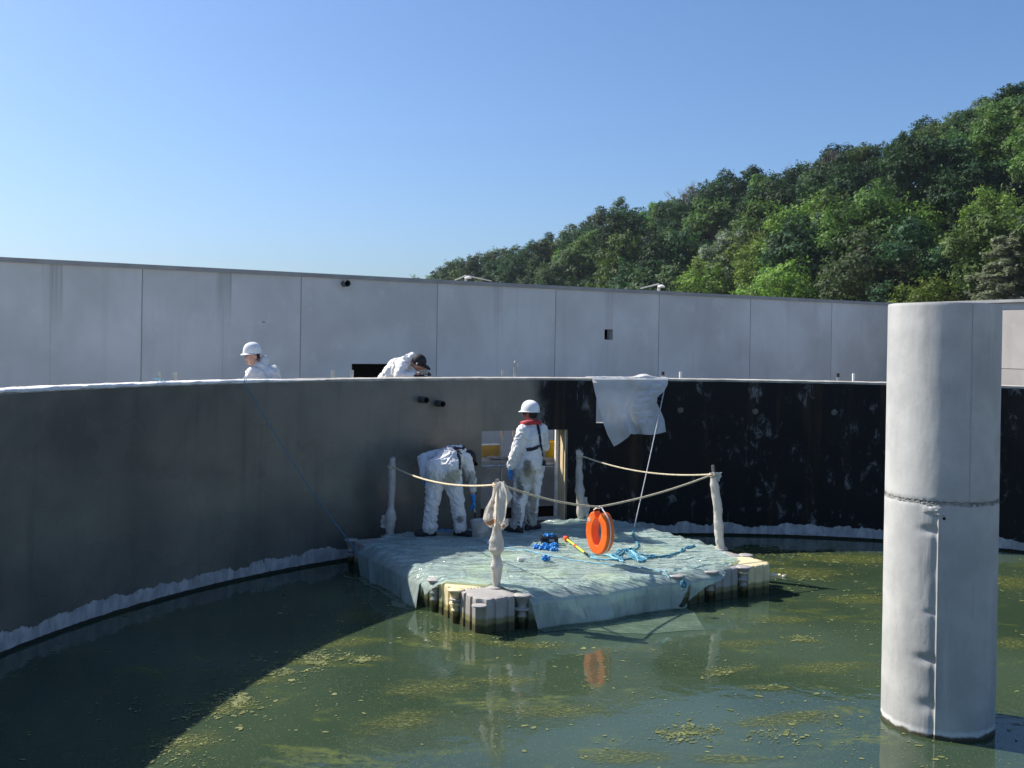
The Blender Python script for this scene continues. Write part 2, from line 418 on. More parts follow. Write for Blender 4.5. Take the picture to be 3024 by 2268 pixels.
# white foil strip stuck over the coping on the left stretch
m_foil = simple('white_foil', (.78, .77, .74), .5, 9, .08, .3)
mb = MB(); fa0, fa1 = tank_th(at_tank(-120, 1165)), tank_th(at_tank(960, 1121))
def foil(a_, b_):
    a = fa0 + (fa1 - fa0) * a_; fade = smooth01((1 - a_) * 4)
    k = int(round(b_ * 6)); r_, z_ = [(-.010, -.014), (-.012, .006), (-.004, .018), (.04, .021), (.12, .022), (.22, .021), (.31, .0)][k]
    n_ = fbm(a * 25, k * .7, 4.0) * .006 + max(0, fbm(a * 60, k * .9, 7.0)) * .008
    dz = (.012 * fbm(a * 30, 2.0, 8.0) if k == 0 else 0)
    return tank_pt(a, TR + r_ - (.004 if k < 2 else 0), RIM + .006 + z_ * (.45 + .55 * fade) + n_ * fade + dz)
mb.grid(foil, 420, 6); obj('foil_strip', mb, m_foil, tank)
# window lining: plywood on the right jamb, batten
m_ply = simple('plywood', (.66, .54, .33), .7, 3, .18, .1)
m_white = simple('white_paint', (.78, .76, .72), .6, 10, .1, .1)
mb = MB(); a1 = wr_ - .0016
def jamb(mb, a, r0, r1, z0, z1, tk):
    q = tk / TR
    vs = [tank_pt(aa, r, z) for aa in (a - q, a) for r in (r0, r1) for z in (z0, z1)]
    mb.add(vs, [(0, 1, 3, 2), (4, 6, 7, 5), (0, 4, 5, 1), (2, 3, 7, 6), (0, 2, 6, 4), (1, 5, 7, 3)])
jamb(mb, a1, TR + .025, TR + WALLT + .03, WZ0 + .003, WZ1 - .004, .018); obj('plywood_jamb', mb, m_ply, tank, smooth=False)
mb = MB(); jamb(mb, a1 - .024 / TR, TR + WALLT - .02, TR + WALLT + .03, WZ0 + .003, WZ1 - .002, .05); obj('batten', mb, m_white, tank, smooth=False)
# pipe stubs
m_pvc = simple('grey_pvc', (.055, .06, .066), .4, 12, .15, .05)
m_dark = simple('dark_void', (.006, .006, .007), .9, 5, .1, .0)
def pipe_stub(x, y, L=.10, r=.05, parent=tank):
    p = at_tank(x, y); th = tank_th(p); inw = Vector((-math.sin(th), -math.cos(th), 0))
    M = Matrix((Vector((inw.y, -inw.x, 0)), Vector((0, 0, 1)), inw)).transposed()
    m1 = MB(); m1.lathe([(r, -.02), (r, L), (r * .86, L), (r * .86, .004)], 24, p, M); o = obj('pipe_stub', m1, m_pvc, parent)
    m2 = MB(); m2.lathe([(r * .855, .006), (1e-4, .0065)], 24, p, M); d = obj('bore', m2, m_dark, o)
    return o
pipe_stub(1242, 1180, .17); pipe_stub(1291, 1191, .17)
pipe_stub(1948, 1178, .03, .045)
# plugged tie holes on the old coating
m_plug = simple('mortar_plug', (.12, .118, .09), .8, 30, .25, .3)
for (x, y) in ((2010, 1211), (2231, 1215), (2464, 1218)):
    p = at_tank(x, y); th = tank_th(p); inw = Vector((-math.sin(th), -math.cos(th), 0))
    M = Matrix((Vector((inw.y, -inw.x, 0)), Vector((0, 0, 1)), inw)).transposed()
    mb = MB(); n = 18; rr = [.048 * (1 + .22 * fbm(x + math.cos(k * .35) * 1.5, math.sin(k * .35) * 1.5, 1)) for k in range(n)]
    for d_, sc_ in ((0, 1), (.006, .85)):
        mb.v += [tuple(p + M @ Vector((rr[k] * sc_ * math.cos(k * 6.283 / n), rr[k] * sc_ * math.sin(k * 6.283 / n), d_))) for k in range(n)]
    mb.f = [(k, (k + 1) % n, n + (k + 1) % n, n + k) for k in range(n)] + [tuple(range(n, 2 * n))]
    obj('tie_plug', mb, m_plug, tank, smooth=False)

# ================================================================== precast wall behind
PA, PD = Vector((-5.62212, 15.49882, 0)), Vector((2.14518174, 1.28382066, 0))
pdn = PD.normalized(); pn = Vector((pdn.y, -pdn.x, 0)); PW = PD.length   # pn faces the camera
ZT, ZB = 4.14, -.6
def panel_mat(name, col=(.565, .59, .58)):
    t = NT(name); c = t.coord(); s = t.sep(c)
    oi = t.n('ObjectInfo').outputs['Random']
    seed = t.n('CombineXYZ'); t.set(seed.inputs[0], t.math('MULTIPLY', oi, 37.0)); t.set(seed.inputs[1], t.math('MULTIPLY', oi, 91.0))
    va = t.n('VectorMath', operation='ADD'); t.set(va.inputs[0], c); t.set(va.inputs[1], seed.outputs[0]); p = va.outputs[0]
    big = t.noise(p, .7, 5, .55, .3); ver = t.noise(t.scale(p, (3.2, 3.2, .35)), 1.0, 5, .6); fin = t.noise(p, 26, 4, .6)
    cc = t.mix(t.mapr(big, .3, .7), tuple(k * .86 for k in col), tuple(k * 1.10 for k in col))
    cc = t.mix(t.math('MULTIPLY', t.mapr(ver, .5, .75), .35), cc, tuple(k * .70 for k in col))
    cc = t.mix(t.math('MULTIPLY', t.mapr(t.noise(p, 2.3, 6, .65), .56, .7), .3), cc, tuple(min(1, k * 1.25) for k in col))
    cc = t.mix(t.math('MULTIPLY', t.mapr(fin, .62, .75), .18), cc, tuple(k * .6 for k in col))
    # run marks below a leaking coping joint in the middle of some panels (object property 'run')
    at = t.n('Attribute', attribute_type='OBJECT', attribute_name='run').outputs['Fac']
    zn = t.math('SUBTRACT', ZT, s[2])
    xs = t.math('ABSOLUTE', s[0]); wob = t.noise(t.scale(p, (14, 14, .5)), 1.0, 4, .6)
    wid = t.math('MULTIPLY_ADD', wob, .28, -.02)
    side = t.mapr(t.math('SUBTRACT', wid, xs), -.015, .03)
    fall = t.mapr(zn, 0.1, 1.25, 1.0, 0.0); strk = t.mapr(t.noise(t.scale(p, (40, 40, .15)), 1.0, 3), .35, .6)
    run = t.math('MULTIPLY', t.math('MULTIPLY', side, fall), t.math('MULTIPLY', at, t.math('MULTIPLY_ADD', strk, .4, .15)))
    cc = t.mix(run, cc, (.24, .25, .24))
    # hair line at mid panel
    hl = t.math('MULTIPLY', t.math('LESS_THAN', t.math('ABSOLUTE', t.math('ADD', s[0], .02)), .008), t.math('MULTIPLY', at, .25))
    cc = t.mix(hl, cc, (.2, .2, .2))
    return t.done(t.pbr(cc, .8, t.bump(fin, .12, .01)))
m_panel = panel_mat('precast_panel')
m_joint = simple('joint_sealant', (.34, .345, .35), .8, 8, .1, .1)
m_flash = simple('coping_flashing', (.27, .28, .28), .55, 3, .12, .05)
rear = thing('precast_wall', tuple(PA), 'long grey precast concrete panel wall behind the tank with dark flashing', 'wall')
KC = 6.84      # corner position in panels
HB, HT, HW_ = {}, {}, {}
def rear_pt(k, z, out=0.0): return PA + PD * k + pn * out + Vector((0, 0, z))
def hit_rear(x, y):
    d = ray(x, y); a = PA; t_ = (a.x * pn.x + a.y * pn.y) / (d.x * pn.x + d.y * pn.y); q = d * t_
    k = (q.xy - PA.xy).dot(PD.xy) / PD.xy.length_squared; return k, q.z + CAMZ
sq0, sq1 = hit_rear(1785, 1003), hit_rear(1811, 973)
dk0, dk1 = hit_rear(1038, 1140), hit_rear(1215, 1075)
edges = list(range(-6, 7)) + [KC]
for k0, k1 in zip(edges[:-1], edges[1:]):
    wd = (k1 - k0) * PW; mid = PA + PD * ((k0 + k1) / 2)
    hl = []
    for (q0, q1) in ((sq0, sq1), (dk0, dk1)):
        if k0 < (q0[0] + q1[0]) / 2 < k1:
            hl.append(((q0[0] - (k0 + k1) / 2) * PW, (q1[0] - (k0 + k1) / 2) * PW, q0[1], q1[1]))
    mb = MB(); g = .008
    slab_holes(mb, [-wd / 2 + g, wd / 2 - g], [ZB, ZT - .06], hl, lambda a, b, s: Vector((a, .2 if s else 0, b)))
    o = obj('wall_panel', mb, m_panel, rear, smooth=False)
    o.matrix_parent_inverse = Matrix.Identity(4)
    Mloc = Matrix((pdn, -pn, Vector((0, 0, 1)))).transposed().to_4x4(); Mloc.translation = mid - PA
    o.matrix_local = Mloc
    o['run'] = {-1: 1.0, 0: 1.0, 2: .6, 3: .45}.get(k0, 0.0)
for k in edges[1:-1]:
    mb = MB(); M = Matrix((pdn, -pn, Vector((0, 0, 1)))).transposed()
    mb.box(PA + PD * k + Vector((0, 0, (ZT + ZB) / 2 - .03)) - pn * .06, (.018, .1, ZT - ZB - .06), M); obj('sealant_joint', mb, m_joint, rear, smooth=False)
M = Matrix((pdn, -pn, Vector((0, 0, 1)))).transposed()
mb = MB(); ka, kb = -6.05, KC + .03
mb.box(PA + PD * ((ka + kb) / 2) + Vector((0, 0, ZT - .03)) - pn * .1, ((kb - ka) * PW, .27, .066), M); obj('flashing', mb, m_flash, rear, smooth=False)
# near-black boxes added behind the two openings to shut out the sun
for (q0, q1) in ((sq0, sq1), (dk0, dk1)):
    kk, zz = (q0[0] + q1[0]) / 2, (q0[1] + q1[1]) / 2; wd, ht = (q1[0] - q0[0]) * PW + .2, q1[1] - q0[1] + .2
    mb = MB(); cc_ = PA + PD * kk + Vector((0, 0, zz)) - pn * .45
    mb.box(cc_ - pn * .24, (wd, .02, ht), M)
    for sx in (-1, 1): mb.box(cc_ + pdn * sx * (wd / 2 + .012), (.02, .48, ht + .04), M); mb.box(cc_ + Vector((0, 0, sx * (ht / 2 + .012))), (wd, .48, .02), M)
    obj('opening_sun_block', mb, m_dark, rear, smooth=False)
kp, zp = hit_rear(1016, 838)
mb = MB(); Mp = Matrix((pdn, Vector((0, 0, 1)), pn)).transposed()
mb.lathe([(.055, -.02), (.055, .16), (.047, .16), (.047, .01)], 20, rear_pt(kp, zp), Mp); ps = obj('pipe_stub', mb, m_pvc, rear)
mb = MB(); mb.lathe([(.046, .012), (1e-4, .0125)], 20, rear_pt(kp, zp), Mp); obj('bore', mb, m_dark, ps)
kp, zp = hit_rear(778, 951); mb = MB(); mb.box(rear_pt(kp, zp, .002), (.055, .012, .03), M); obj('wall_anchor', mb, m_joint, rear, smooth=False)

# return wall on the right, catching the sun
C0 = PA + PD * KC
side = thing('side_wall', tuple(C0), 'sunlit concrete wall beyond the right side of the column', 'wall')
m_panel2 = panel_mat('precast_panel_warm', (.37, .355, .335))
Ms = Matrix((pn, pdn, Vector((0, 0, 1)))).transposed()     # local x runs along the return wall towards the camera
for i in range(3):
    a, b = i * 4.6 + (.0 if i == 0 else .008), (i + 1) * 4.6 - .008
    for z0, z1 in ((ZB, 2.66), (2.672, ZT - .20)):
        mb = MB(); mb.box(C0 + pn * ((a + b) / 2) + pdn * .1 + Vector((0, 0, (z0 + z1) / 2)), (b - a, .2, z1 - z0), Ms)
        obj('wall_panel', mb, m_panel2, side, smooth=False)
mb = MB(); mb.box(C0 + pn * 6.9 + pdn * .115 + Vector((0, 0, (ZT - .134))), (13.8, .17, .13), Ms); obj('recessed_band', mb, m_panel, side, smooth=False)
mb = MB(); mb.box(C0 + pn * 6.9 + pdn * .06 + Vector((0, 0, ZT - .034)), (13.8, .32, .062), Ms); obj('flashing', mb, m_flash, side, smooth=False)

# ================================================================== column in the water
t = NT('column_concrete'); c = t.coord()
cc = t.mix(t.mapr(t.noise(c, 2.2, 7, .62), .30, .70), (.335, .34, .335), (.46, .46, .445))
cc = t.mix(t.math('MULTIPLY', t.mapr(t.noise(t.scale(c, (9, 9, .5)), 1.0, 5, .65), .54, .72), .35), cc, (.55, .54, .50))
cc = t.mix(t.math('MULTIPLY', t.mapr(t.noise(t.scale(c, (6, 6, .7), (3, 1, 0)), 1.0, 5, .65), .55, .72), .3), cc, (.22, .225, .225))
pit = t.mapr(t.voro(c, 16), .05, .02); pit = t.math('MULTIPLY', pit, t.mapr(t.noise(c, 5, 3), .5, .6))
cc = t.mix(t.math('MULTIPLY', pit, .8), cc, (.10, .10, .10))
scr = t.math('MULTIPLY', t.mapr(t.noise(t.scale(c, (30, 30, 6)), 1.0, 5, .7, 1.0), .60, .66), t.mapr(t.noise(c, 2.4, 3), .5, .62))
cc = t.mix(t.math('MULTIPLY', scr, .3), cc, (.2, .2, .2))
zz = t.sep(c)[2]
foot = t.mapr(t.math('ADD', zz, t.math('MULTIPLY', t.noise(c, 12, 3), .06)), .05, .075)
cc = t.mix(foot, (.05, .048, .025), cc)
salt = t.math('MULTIPLY', t.mapr(t.math('ADD', zz, t.math('MULTIPLY', t.noise(c, 12, 3), .06)), .06, .075), t.mapr(t.math('ADD', zz, t.math('MULTIPLY', t.noise(c, 12, 3), .06)), .115, .085))
cc = t.mix(t.math('MULTIPLY', salt, .6), cc, (.7, .7, .68))
nr = t.bump(t.noise(c, 35, 4, .6), .15, .008, t.bump(t.noise(t.scale(c, (3, 3, 1.2)), 2.0, 3), .12, .03))
m_col = t.done(t.pbr(cc, .72, nr))
cl, crr, cf = at_z(2606, 2110, 0), at_z(2940, 2150, 0), at_z(2780, 2187, 0)
CR = .43
cdir = cf.xy.normalized(); CC = cf.xy + cdir * CR
brg = math.atan2(CC.x, CC.y)
# radius from the tangent bearings at mid height
b0, b1 = math.atan2(*(ray(2612, 1500).xy)), math.atan2(*(ray(2950.5, 1500).xy))
dcol = (CC).length; bm_ = (b0 + b1) / 2
CC = Vector((math.sin(bm_), math.cos(bm_))) * dcol
CR = dcol * math.sin((b1 - b0) / 2)
ZTOP = at_y(2790, 893, (CC - cdir * CR).y).z
ZJ = at_y(2780, 1487, (CC - cdir * CR).y).z
col = thing('concrete_column', (CC.x, CC.y, 0), 'thick round grey concrete column standing in the water at the right', 'column')
face = math.atan2(-CC.x, -CC.y)           # azimuth (from +Y) of the side that faces the camera
def cyl_pt(az, r, z): return Vector((CC.x + r * math.sin(az), CC.y + r * math.cos(az), z))
seam_lo = face + R_(2.0); seam_up = face - R_(28.5)
def lower_r(az, z):
    d = (az - seam_lo + math.pi) % (2 * math.pi) - math.pi
    r = CR * 1.004
    dx = d * CR
    r += .006 * math.exp(-(dx / .005) ** 2)                 # formwork fin
    for (zc, hh, dd, ww) in ((1.62, .030, .020, .075), (.61, .034, .022, .10), (.25, .050, .016, .08), (.98, .018, .009, .04), (1.30, .10, .004, .03)):
        if 0 < dx < .4: r -= dd * math.exp(-((z - zc) / hh) ** 2) * math.exp(-((dx - .05) / ww) ** 2)
    if 0 < dx < .1: r -= .005 * math.exp(-(dx - .016) ** 2 / .0005)
    return r + .0015 * fbm(az * 6, z * 4, 2) - (.014 * (1 - (ZJ - z) / .03) * (.5 + fbm(az * 11, 2, 3, 5)) if ZJ - z < .03 else 0)
def arr_az(n): return [face + 2 * math.pi * i / n for i in range(n)]
def cylinder(mb, rf, z0, z1, nz, azs, cap=True):
    n = len(azs); zs = [z0 + (z1 - z0) * j / nz for j in range(nz + 1)]
    vs = [cyl_pt(a, rf(a, z), z) for z in zs for a in azs]
    fs = [(j * n + i, (j + 1) * n + i, (j + 1) * n + (i + 1) % n, j * n + (i + 1) % n) for j in range(nz) for i in range(n)]
    if cap: fs += [tuple(range(nz * n + n - 1, nz * n - 1, -1))]
    mb.add(vs, fs)
azs = sorted(set([face + R_(x) for x in np.arange(-20, 20, .35)] + [face + R_(x) for x in np.arange(20, 340, 2.0)]))
mb = MB(); cylinder(mb, lower_r, -.4, ZJ, 130, azs); obj('lower_shaft', mb, m_col, col)
def upper_r(az, z):
    d = (az - seam_up + math.pi) % (2 * math.pi) - math.pi; dx = d * CR
    e = max(0, 1 - (ZTOP - z) / .012)
    lo = (z - ZJ - .012) / .02
    return CR - (.012 * (1 - lo) * max(0, .4 + fbm(az * 13, 7, 3, 5)) if lo < 1 else 0) - .004 * math.exp(-(dx / .005) ** 2) + .001 * fbm(az * 5, z * 3, 5) - .004 * e * e
azu = sorted(set([face + R_(x) for x in np.arange(-32, -25, .3)] + [face + R_(x) for x in np.arange(-25, 328, 2.0)]))
mb = MB(); cylinder(mb, upper_r, ZJ + .012, ZTOP, 120, azu); obj('upper_shaft', mb, m_col, col)
# dark line of the formwork joint on the upper shaft
mb = MB(); pts = [cyl_pt(seam_up + .004 * fbm(z * 1.5, 1, 1), CR - .0035, z) for z in np.linspace(ZJ + .02, ZTOP - .005, 40)]
mb.tube(pts, .0035, 5); obj('formwork_line', mb, m_joint, col)
# ragged casting joint, the shade in its gap painted as a darker ring
m_jag = simple('joint_gap_shade', (.22, .22, .21), .9, 14, .35, .5)
mb = MB(); n = 200
def jag(a_, b_):
    az = a_ * 2 * math.pi; k = b_ * 4
    lip = fbm(az * 9, 3.3, 1, 5)
    z = ZJ + (b_ - .5) * (.030 + .02 * fbm(az * 6, 8.8, 2)) + .012 * lip
    bul = (-.003 + .011 * max(0, fbm(az * 17, k * .8, 4, 5) - .12)) * math.sin(math.pi * min(1, max(0, b_)))
    return cyl_pt(az, CR + .001 + bul + .006 * fbm(az * 40, k, 6) * math.sin(math.pi * b_), z)
mb.grid(jag, 320, 8); obj('casting_joint', mb, m_jag, col)
mb = MB()
for (dz, da, L, hh) in ((-.055, .14, .15, .06), (-.085, .02, .09, .025)):      # spalled scabs below the joint
    o_ = len(mb.v)
    def scab(a_, b_):
        az = face + da + (a_ - .5) * L / CR; z = ZJ + dz + (b_ - .5) * hh + .01 * fbm(a_ * 5, b_ * 3, dz * 50)
        e = math.sin(math.pi * a_) * math.sin(math.pi * b_)
        return cyl_pt(az, CR + .002 + .009 * e ** .6 * (1 + .5 * fbm(a_ * 6, b_ * 6, 3)), z)
    mb.grid(scab, 16, 8)
obj('spalled_scab', mb, m_col, col)
mb = MB(); p = cyl_pt(face - .06, CR + .0045, ZJ - .115); q = Vector((math.sin(face), math.cos(face), 0))
Mq = Matrix((Vector((q.y, -q.x, 0)), Vector((0, 0, 1)), q)).transposed(); mb.lathe([(.012, 0), (1e-4, .001)], 14, p, Mq); obj('tie_hole', mb, m_dark, col)
# ================================================================== floating dock of plastic cubes
MOD = .52; UA = R_(30.0)
P0 = Vector((-.30, 10.57, 0)); du = Vector((math.cos(UA), math.sin(UA), 0)); dv = Vector((-math.sin(UA), math.cos(UA), 0))
NU, NV = 8, 7
def deck(u, v, z=DECK): return P0 + du * u + dv * v + Vector((0, 0, z))
def deck_uv(p): q = p - P0; return q.dot(du), q.dot(dv)
def px_deck(x, y, z=DECK): return deck_uv(at_z(x, y, z))

def cube_mat(name, col):
    t = NT(name); c = t.coord(); z = t.sep(c)[2]
    cc = t.mix(t.mapr(t.noise(c, 5, 5), .3, .7), tuple(k * .85 for k in col), tuple(min(1, k * 1.1) for k in col))
    wob = t.math('MULTIPLY', t.noise(t.scale(c, (14, 14, 4)), 1.0, 4), .07)
    al = t.mapr(t.math('SUBTRACT', z, wob), .13, .09)
    cc = t.mix(t.math('MULTIPLY', al, .75), cc, (.17, .15, .02))
    al2 = t.mapr(t.math('SUBTRACT', z, wob), .07, .03)
    cc = t.mix(t.math('MULTIPLY', al2, .85), cc, (.030, .032, .012))
    g = t.math('SINE', t.math('MULTIPLY', t.math('ADD', t.sep(c)[0], t.sep(c)[1]), 150.0)); 
    top = t.math('GREATER_THAN', z, .345)
    bh = t.math('MULTIPLY', g, top)
    return t.done(t.pbr(cc, .55, t.bump(bh, .5, .006, t.bump(t.noise(c, 40, 3), .12, .004))))
m_grey = cube_mat('grey_polyethylene', (.38, .365, .345)); m_cream = cube_mat('cream_polyethylene', (.74, .63, .38))

def float_cube_mesh():
    h = MOD / 2 - .006; ch = .082; out = []
    # outline: square with cut corners and two grooves on each side
    side = [(-h + ch, 0)]
    for gx in (-.075, .075):
        side += [(gx - .026, 0), (gx - .014, .020), (gx + .014, .020), (gx + .026, 0)]
    side += [(h - ch, 0)]
    for k in range(4):
        a = k * math.pi / 2; ca, sa = math.cos(a), math.sin(a)
        for (x, ins) in side:
            px, py = x, -h + ins
            out.append((ca * px - sa * py, sa * px + ca * py))
        # concave corner round the pin
        cx_, cy_ = (h + .0), (-h)
        for q in (.30, .7):
            px = h - ch + ch * q + .018 * -math.sin(math.pi * q); py = -h + ch * q + .018 * math.sin(math.pi * q)
            out.append((ca * px - sa * py, sa * px + ca * py))
    n = len(out); mb = MB()
    prof = [(.94, -.09), (1, -.07), (1, .0), (1, .1), (1, .2), (1, .3), (.995, .332), (.975, .349), (.93, .355), (.55, .3555), (.2, .3555)]
    flat = [max(abs(x), abs(y)) for x, y in out]
    vs = []
    for (s, z) in prof:
        for (x, y) in out:
            sx = s
            vs.append((x * sx, y * sx, z))
    fs = [(i * n + j, i * n + (j + 1) % n, (i + 1) * n + (j + 1) % n, (i + 1) * n + j) for i in range(len(prof) - 1) for j in range(n)]
    fs += [tuple(range(n - 1, -1, -1)), tuple(range((len(prof) - 1) * n, len(prof) * n))]
    mb.add(vs, fs)
    # lugs at the four corners at staggered heights
    for k in range(4):
        a = k * math.pi / 2 + math.pi / 4; z = (.30, .215, .165, .255)[k]
        r = (MOD / 2) * math.sqrt(2)
        mb.lathe([(.06, z - .012), (.078, z - .008), (.078, z + .008), (.06, z + .012)], 16, (r * math.cos(a) * .985, r * math.sin(a) * .985, 0))
    return mb.mesh('float_cube')
def pin_mesh():
    mb = MB(); mb.lathe([(.03, -.02), (.036, .12), (.052, .13), (.052, .15), (.038, .155), (.040, .20), (.056, .205), (.056, .222), (.042, .228), (.05, .27), (.072, .335), (.092, .352), (.094, .362), (.088, .368), (.02, .3685)], 20)
    return mb.mesh('connecting_pin')
dock = thing('floating_dock', tuple(P0), 'floating dock of grey and cream plastic cubes under the plastic sheet', 'dock', rz=UA)
def cube_me(m):
    me = float_cube_mesh(); me.materials.append(m)
    try: me.set_sharp_from_angle(angle=R_(35))
    except Exception: pass
    return me
me_g, me_c = cube_me(m_grey), cube_me(m_cream)
pm_g = pin_mesh(); pm_g.materials.append(m_grey); pm_c = pin_mesh(); pm_c.materials.append(m_cream)
cream = {(0, 1), (7, 0), (2, 3), (3, 0), (4, 2), (5, 5), (2, 1), (6, 4), (1, 4), (3, 5), (4, 4), (6, 2), (1, 2)}
for i in range(NU):
    for j in range(NV):
        o = link('float_cube', me_c if (i, j) in cream else me_g); o.parent = dock
        o.location = ((i + .5) * MOD, (j + .5) * MOD, random.uniform(-.004, .004)); o.rotation_euler = (0, 0, random.randrange(4) * math.pi / 2)
        if (i, j) in cream: o['label'] = 'cream plastic float cube'
pin_cream = {(0, 1), (8, 2)}
for i in range(NU + 1):
    for j in range(NV + 1):
        if i in (0, NU) or j in (0, NV) :
            if (i, j) in ((0, 0), (NU, 0)): continue
            if (j == 0 and 2 <= i <= 4) or (i == 0 and j >= 3 and j < 7) or (j == NV and i > 1) or (i == NU and j > 2): continue
            o = link('connecting_pin', pm_c if (i, j) in pin_cream else pm_g); o.parent = dock
            o.location = (i * MOD, j * MOD, 0)

# ================================================================== plastic sheet over the dock
U1, V1 = NU * MOD, NV * MOD
def ridge(u, v, ang, su, sv, seed):
    c, s = math.cos(ang), math.sin(ang); a = c * u + s * v; b = -s * u + c * v
    n = noise.noise(Vector((a * su + .35 * noise.noise(Vector((a * 1.3, b * 1.3, seed + 5))), b * sv, seed)))
    return max(0.0, 1 - abs(n) * 6.5) ** 1.5
def wrinkle(u, v):
    h = .008 * max(0, fbm(u * 1.3, v * 1.3, 2.2, 3) + .25)
    h *= .6
    h += .022 * ridge(u, v, -.45, .40, 2.2, 1.0) + .018 * ridge(u, v, -.70, .55, 3.6, 11.0) + .006 * ridge(u, v, .5, .7, 3.0, 21.0)
    h += .010 * ridge(u, v, -.55, .7, 7.0, 31.0) + .008 * ridge(u, v, -.35, .9, 11.0, 41.0) + .007 * ridge(u, v, .9, 1.0, 6.0, 71.0)
    h += .001 * fbm(u * 9, v * 9, 3.0, 2)
    return max(h, 0)
def drape(u, v):
    cu, cv = max(0, min(U1, u)), max(0, min(V1, v)); ou, ov = u - cu, v - cv
    d = math.hypot(ou, ov)
    edge = min(cu - 0, U1 - cu, cv, V1 - cv)
    wr = wrinkle(u, v)
    if d < 1e-9:
        z = DECK + .016 + wr
        r = .07
        if edge < r: z -= .03 * (1 - edge / r) ** 2
        return deck(cu, cv, z)
    ox, oy = ou / d, ov / d
    al = (v if abs(ou) > abs(ov) else u)
    fold = .05 * noise.noise(Vector((al * 1.6, 3.0, 5.0))) + .035 * ridge(al + d * .5, d * .3, 0, 1.1, 1.0, 51.0)
    top = DECK + .016 - .03
    fall = top - d * .985
    hor = .045 + .05 * smooth01(d / .06) + .09 * d + fold * min(1, d / .3) + .006 * wr
    if fall < .004:
        ex = (.004 - fall); hor += ex * .95; z = .0065 + .008 * max(0, fbm(u * 4, v * 4, 7.7, 2))
        z = .0065 + .003 * max(0, fbm(u * 3, v * 3, 7.7, 2))
    else: z = fall
    return deck(cu + ox * hor, cv + oy * hor, z)
PX = px_deck
poly = []
poly += [(-.44, 4.10), (-.46, 3.3), (-.42, 2.3), (-.44, 1.78)]                     # left side, hanging to the water
poly += [(-.50, 1.46), (-.45, 1.32), (-.42, 1.20), (-.02, 1.24)]
poly += [PX(1246, 1716), PX(1296, 1722), PX(1370, 1728), PX(1440, 1733), PX(1478, 1742), PX(1505, 1752), PX(1545, 1757)]
poly += [(.56, .02), (.60, -.16), (.66, -.43), (1.05, -.50), (1.55, -.95), (2.25, -1.12), (2.62, -.52), (2.66, -.30), (2.72, -.12)]
poly += [(2.80, .02), PX(2035, 1722), PX(2095, 1697), PX(2125, 1690), PX(2160, 1672), PX(2182, 1656), PX(2150, 1645), (U1 - .05, 1.05), (U1 + .10, 1.2)]
poly += [(U1 + .22, 1.6), (U1 + .25, 2.6), (U1 + .22, V1 + .15), (U1 * .6, V1 + .25), (U1 * .35, V1 + .1), (.42, V1 - .16), (.12, V1 - .45), (-.2, V1 - .55), (-.5, V1 - .75)]
PN = [Vector((a, b)) for a, b in poly]
def in_poly(x, y):
    c = False; n = len(poly); j = n - 1
    for i in range(n):
        xi, yi = poly[i]; xj, yj = poly[j]
        if (yi > y) != (yj > y) and x < (xj - xi) * (y - yi) / (yj - yi) + xi: c = not c
        j = i
    return c
def near_poly(x, y):
    best = (9, x, y); p = Vector((x, y)); n = len(PN)
    for i in range(n):
        a, b = PN[i], PN[(i + 1) % n]; ab = b - a; t_ = max(0, min(1, (p - a).dot(ab) / ab.length_squared)); q = a + ab * t_; dd = (p - q).length
        if dd < best[0]: best = (dd, q.x, q.y)
    return best
GS = .021
us = np.arange(-.8, U1 + .5, GS); vs_ = np.arange(-1.3, V1 + .5, GS)
ins = [[in_poly(u, v) for v in vs_] for u in us]
vid = {}; sv, sf = [], []
def sheet_vert(i, j):
    if (i, j) in vid: return vid[(i, j)]
    u, v = float(us[i]), float(vs_[j])
    if not ins[i][j]:
        d_, u, v = near_poly(u, v)
    vid[(i, j)] = len(sv); sv.append(tuple(drape(u, v))); return vid[(i, j)]
for i in range(len(us) - 1):
    for j in range(len(vs_) - 1):
        cs_ = (ins[i][j], ins[i + 1][j], ins[i + 1][j + 1], ins[i][j + 1])
        if sum(cs_) >= 2: sf.append((sheet_vert(i, j), sheet_vert(i + 1, j), sheet_vert(i + 1, j + 1), sheet_vert(i, j + 1)))
t = NT('clear_plastic_sheet'); c = t.coord()
n1 = t.noise(c, 3, 5, .6); n2 = t.noise(t.scale(c, (6, 6, 6)), 3.0, 4, .6)
colr = t.mix(t.mapr(n1, .3, .7), (.51, .66, .62), (.68, .80, .76))
cr1 = t.noise(t.scale(c, (.55, 7.0, .5)), 1.0, 3, .5, .35); cr2 = t.noise(t.scale(c, (1.1, 16, .5), (7, 3, 0)), 1.0, 2, .5, .3)
rd = lambda q, k: t.math('POWER', t.math('SUBTRACT', 1.0, t.math('MULTIPLY', t.math('ABSOLUTE', t.math('SUBTRACT', q, .5)), k), clamp=True), 2.0)
mp = t.n('Mapping'); t.set(mp.inputs['Vector'], c); mp.inputs['Rotation'].default_value = (0, 0, R_(28)); cr3 = t.noise(t.scale(mp.outputs[0], (.6, 5, .5), (3, 9, 0)), 1.0, 2, .5, .4)
onTop = t.mapr(t.sep(c)[2], .28, .35, .28, 1.0)
BMP = t.bump(t.math('MULTIPLY', t.math('ADD', t.math('ADD', rd(cr1, 13.0), t.math('MULTIPLY', rd(cr2, 11.0), .55)), t.math('MULTIPLY', rd(cr3, 16.0), .6)), onTop), 1.0, .024)
wz = t.sep(c)[2]
colr = t.mix(t.mapr(wz, .03, .012), colr, (.20, .27, .19))
p = t.pbr(colr, t.mapr(n2, .3, .7, .07, .17), BMP, spec=.9)
tr = t.n('BsdfTransparent'); t.set(tr.inputs[0], (.70, .88, .83))
tl = t.n('BsdfTranslucent'); t.set(tl.inputs[0], (.46, .68, .62))
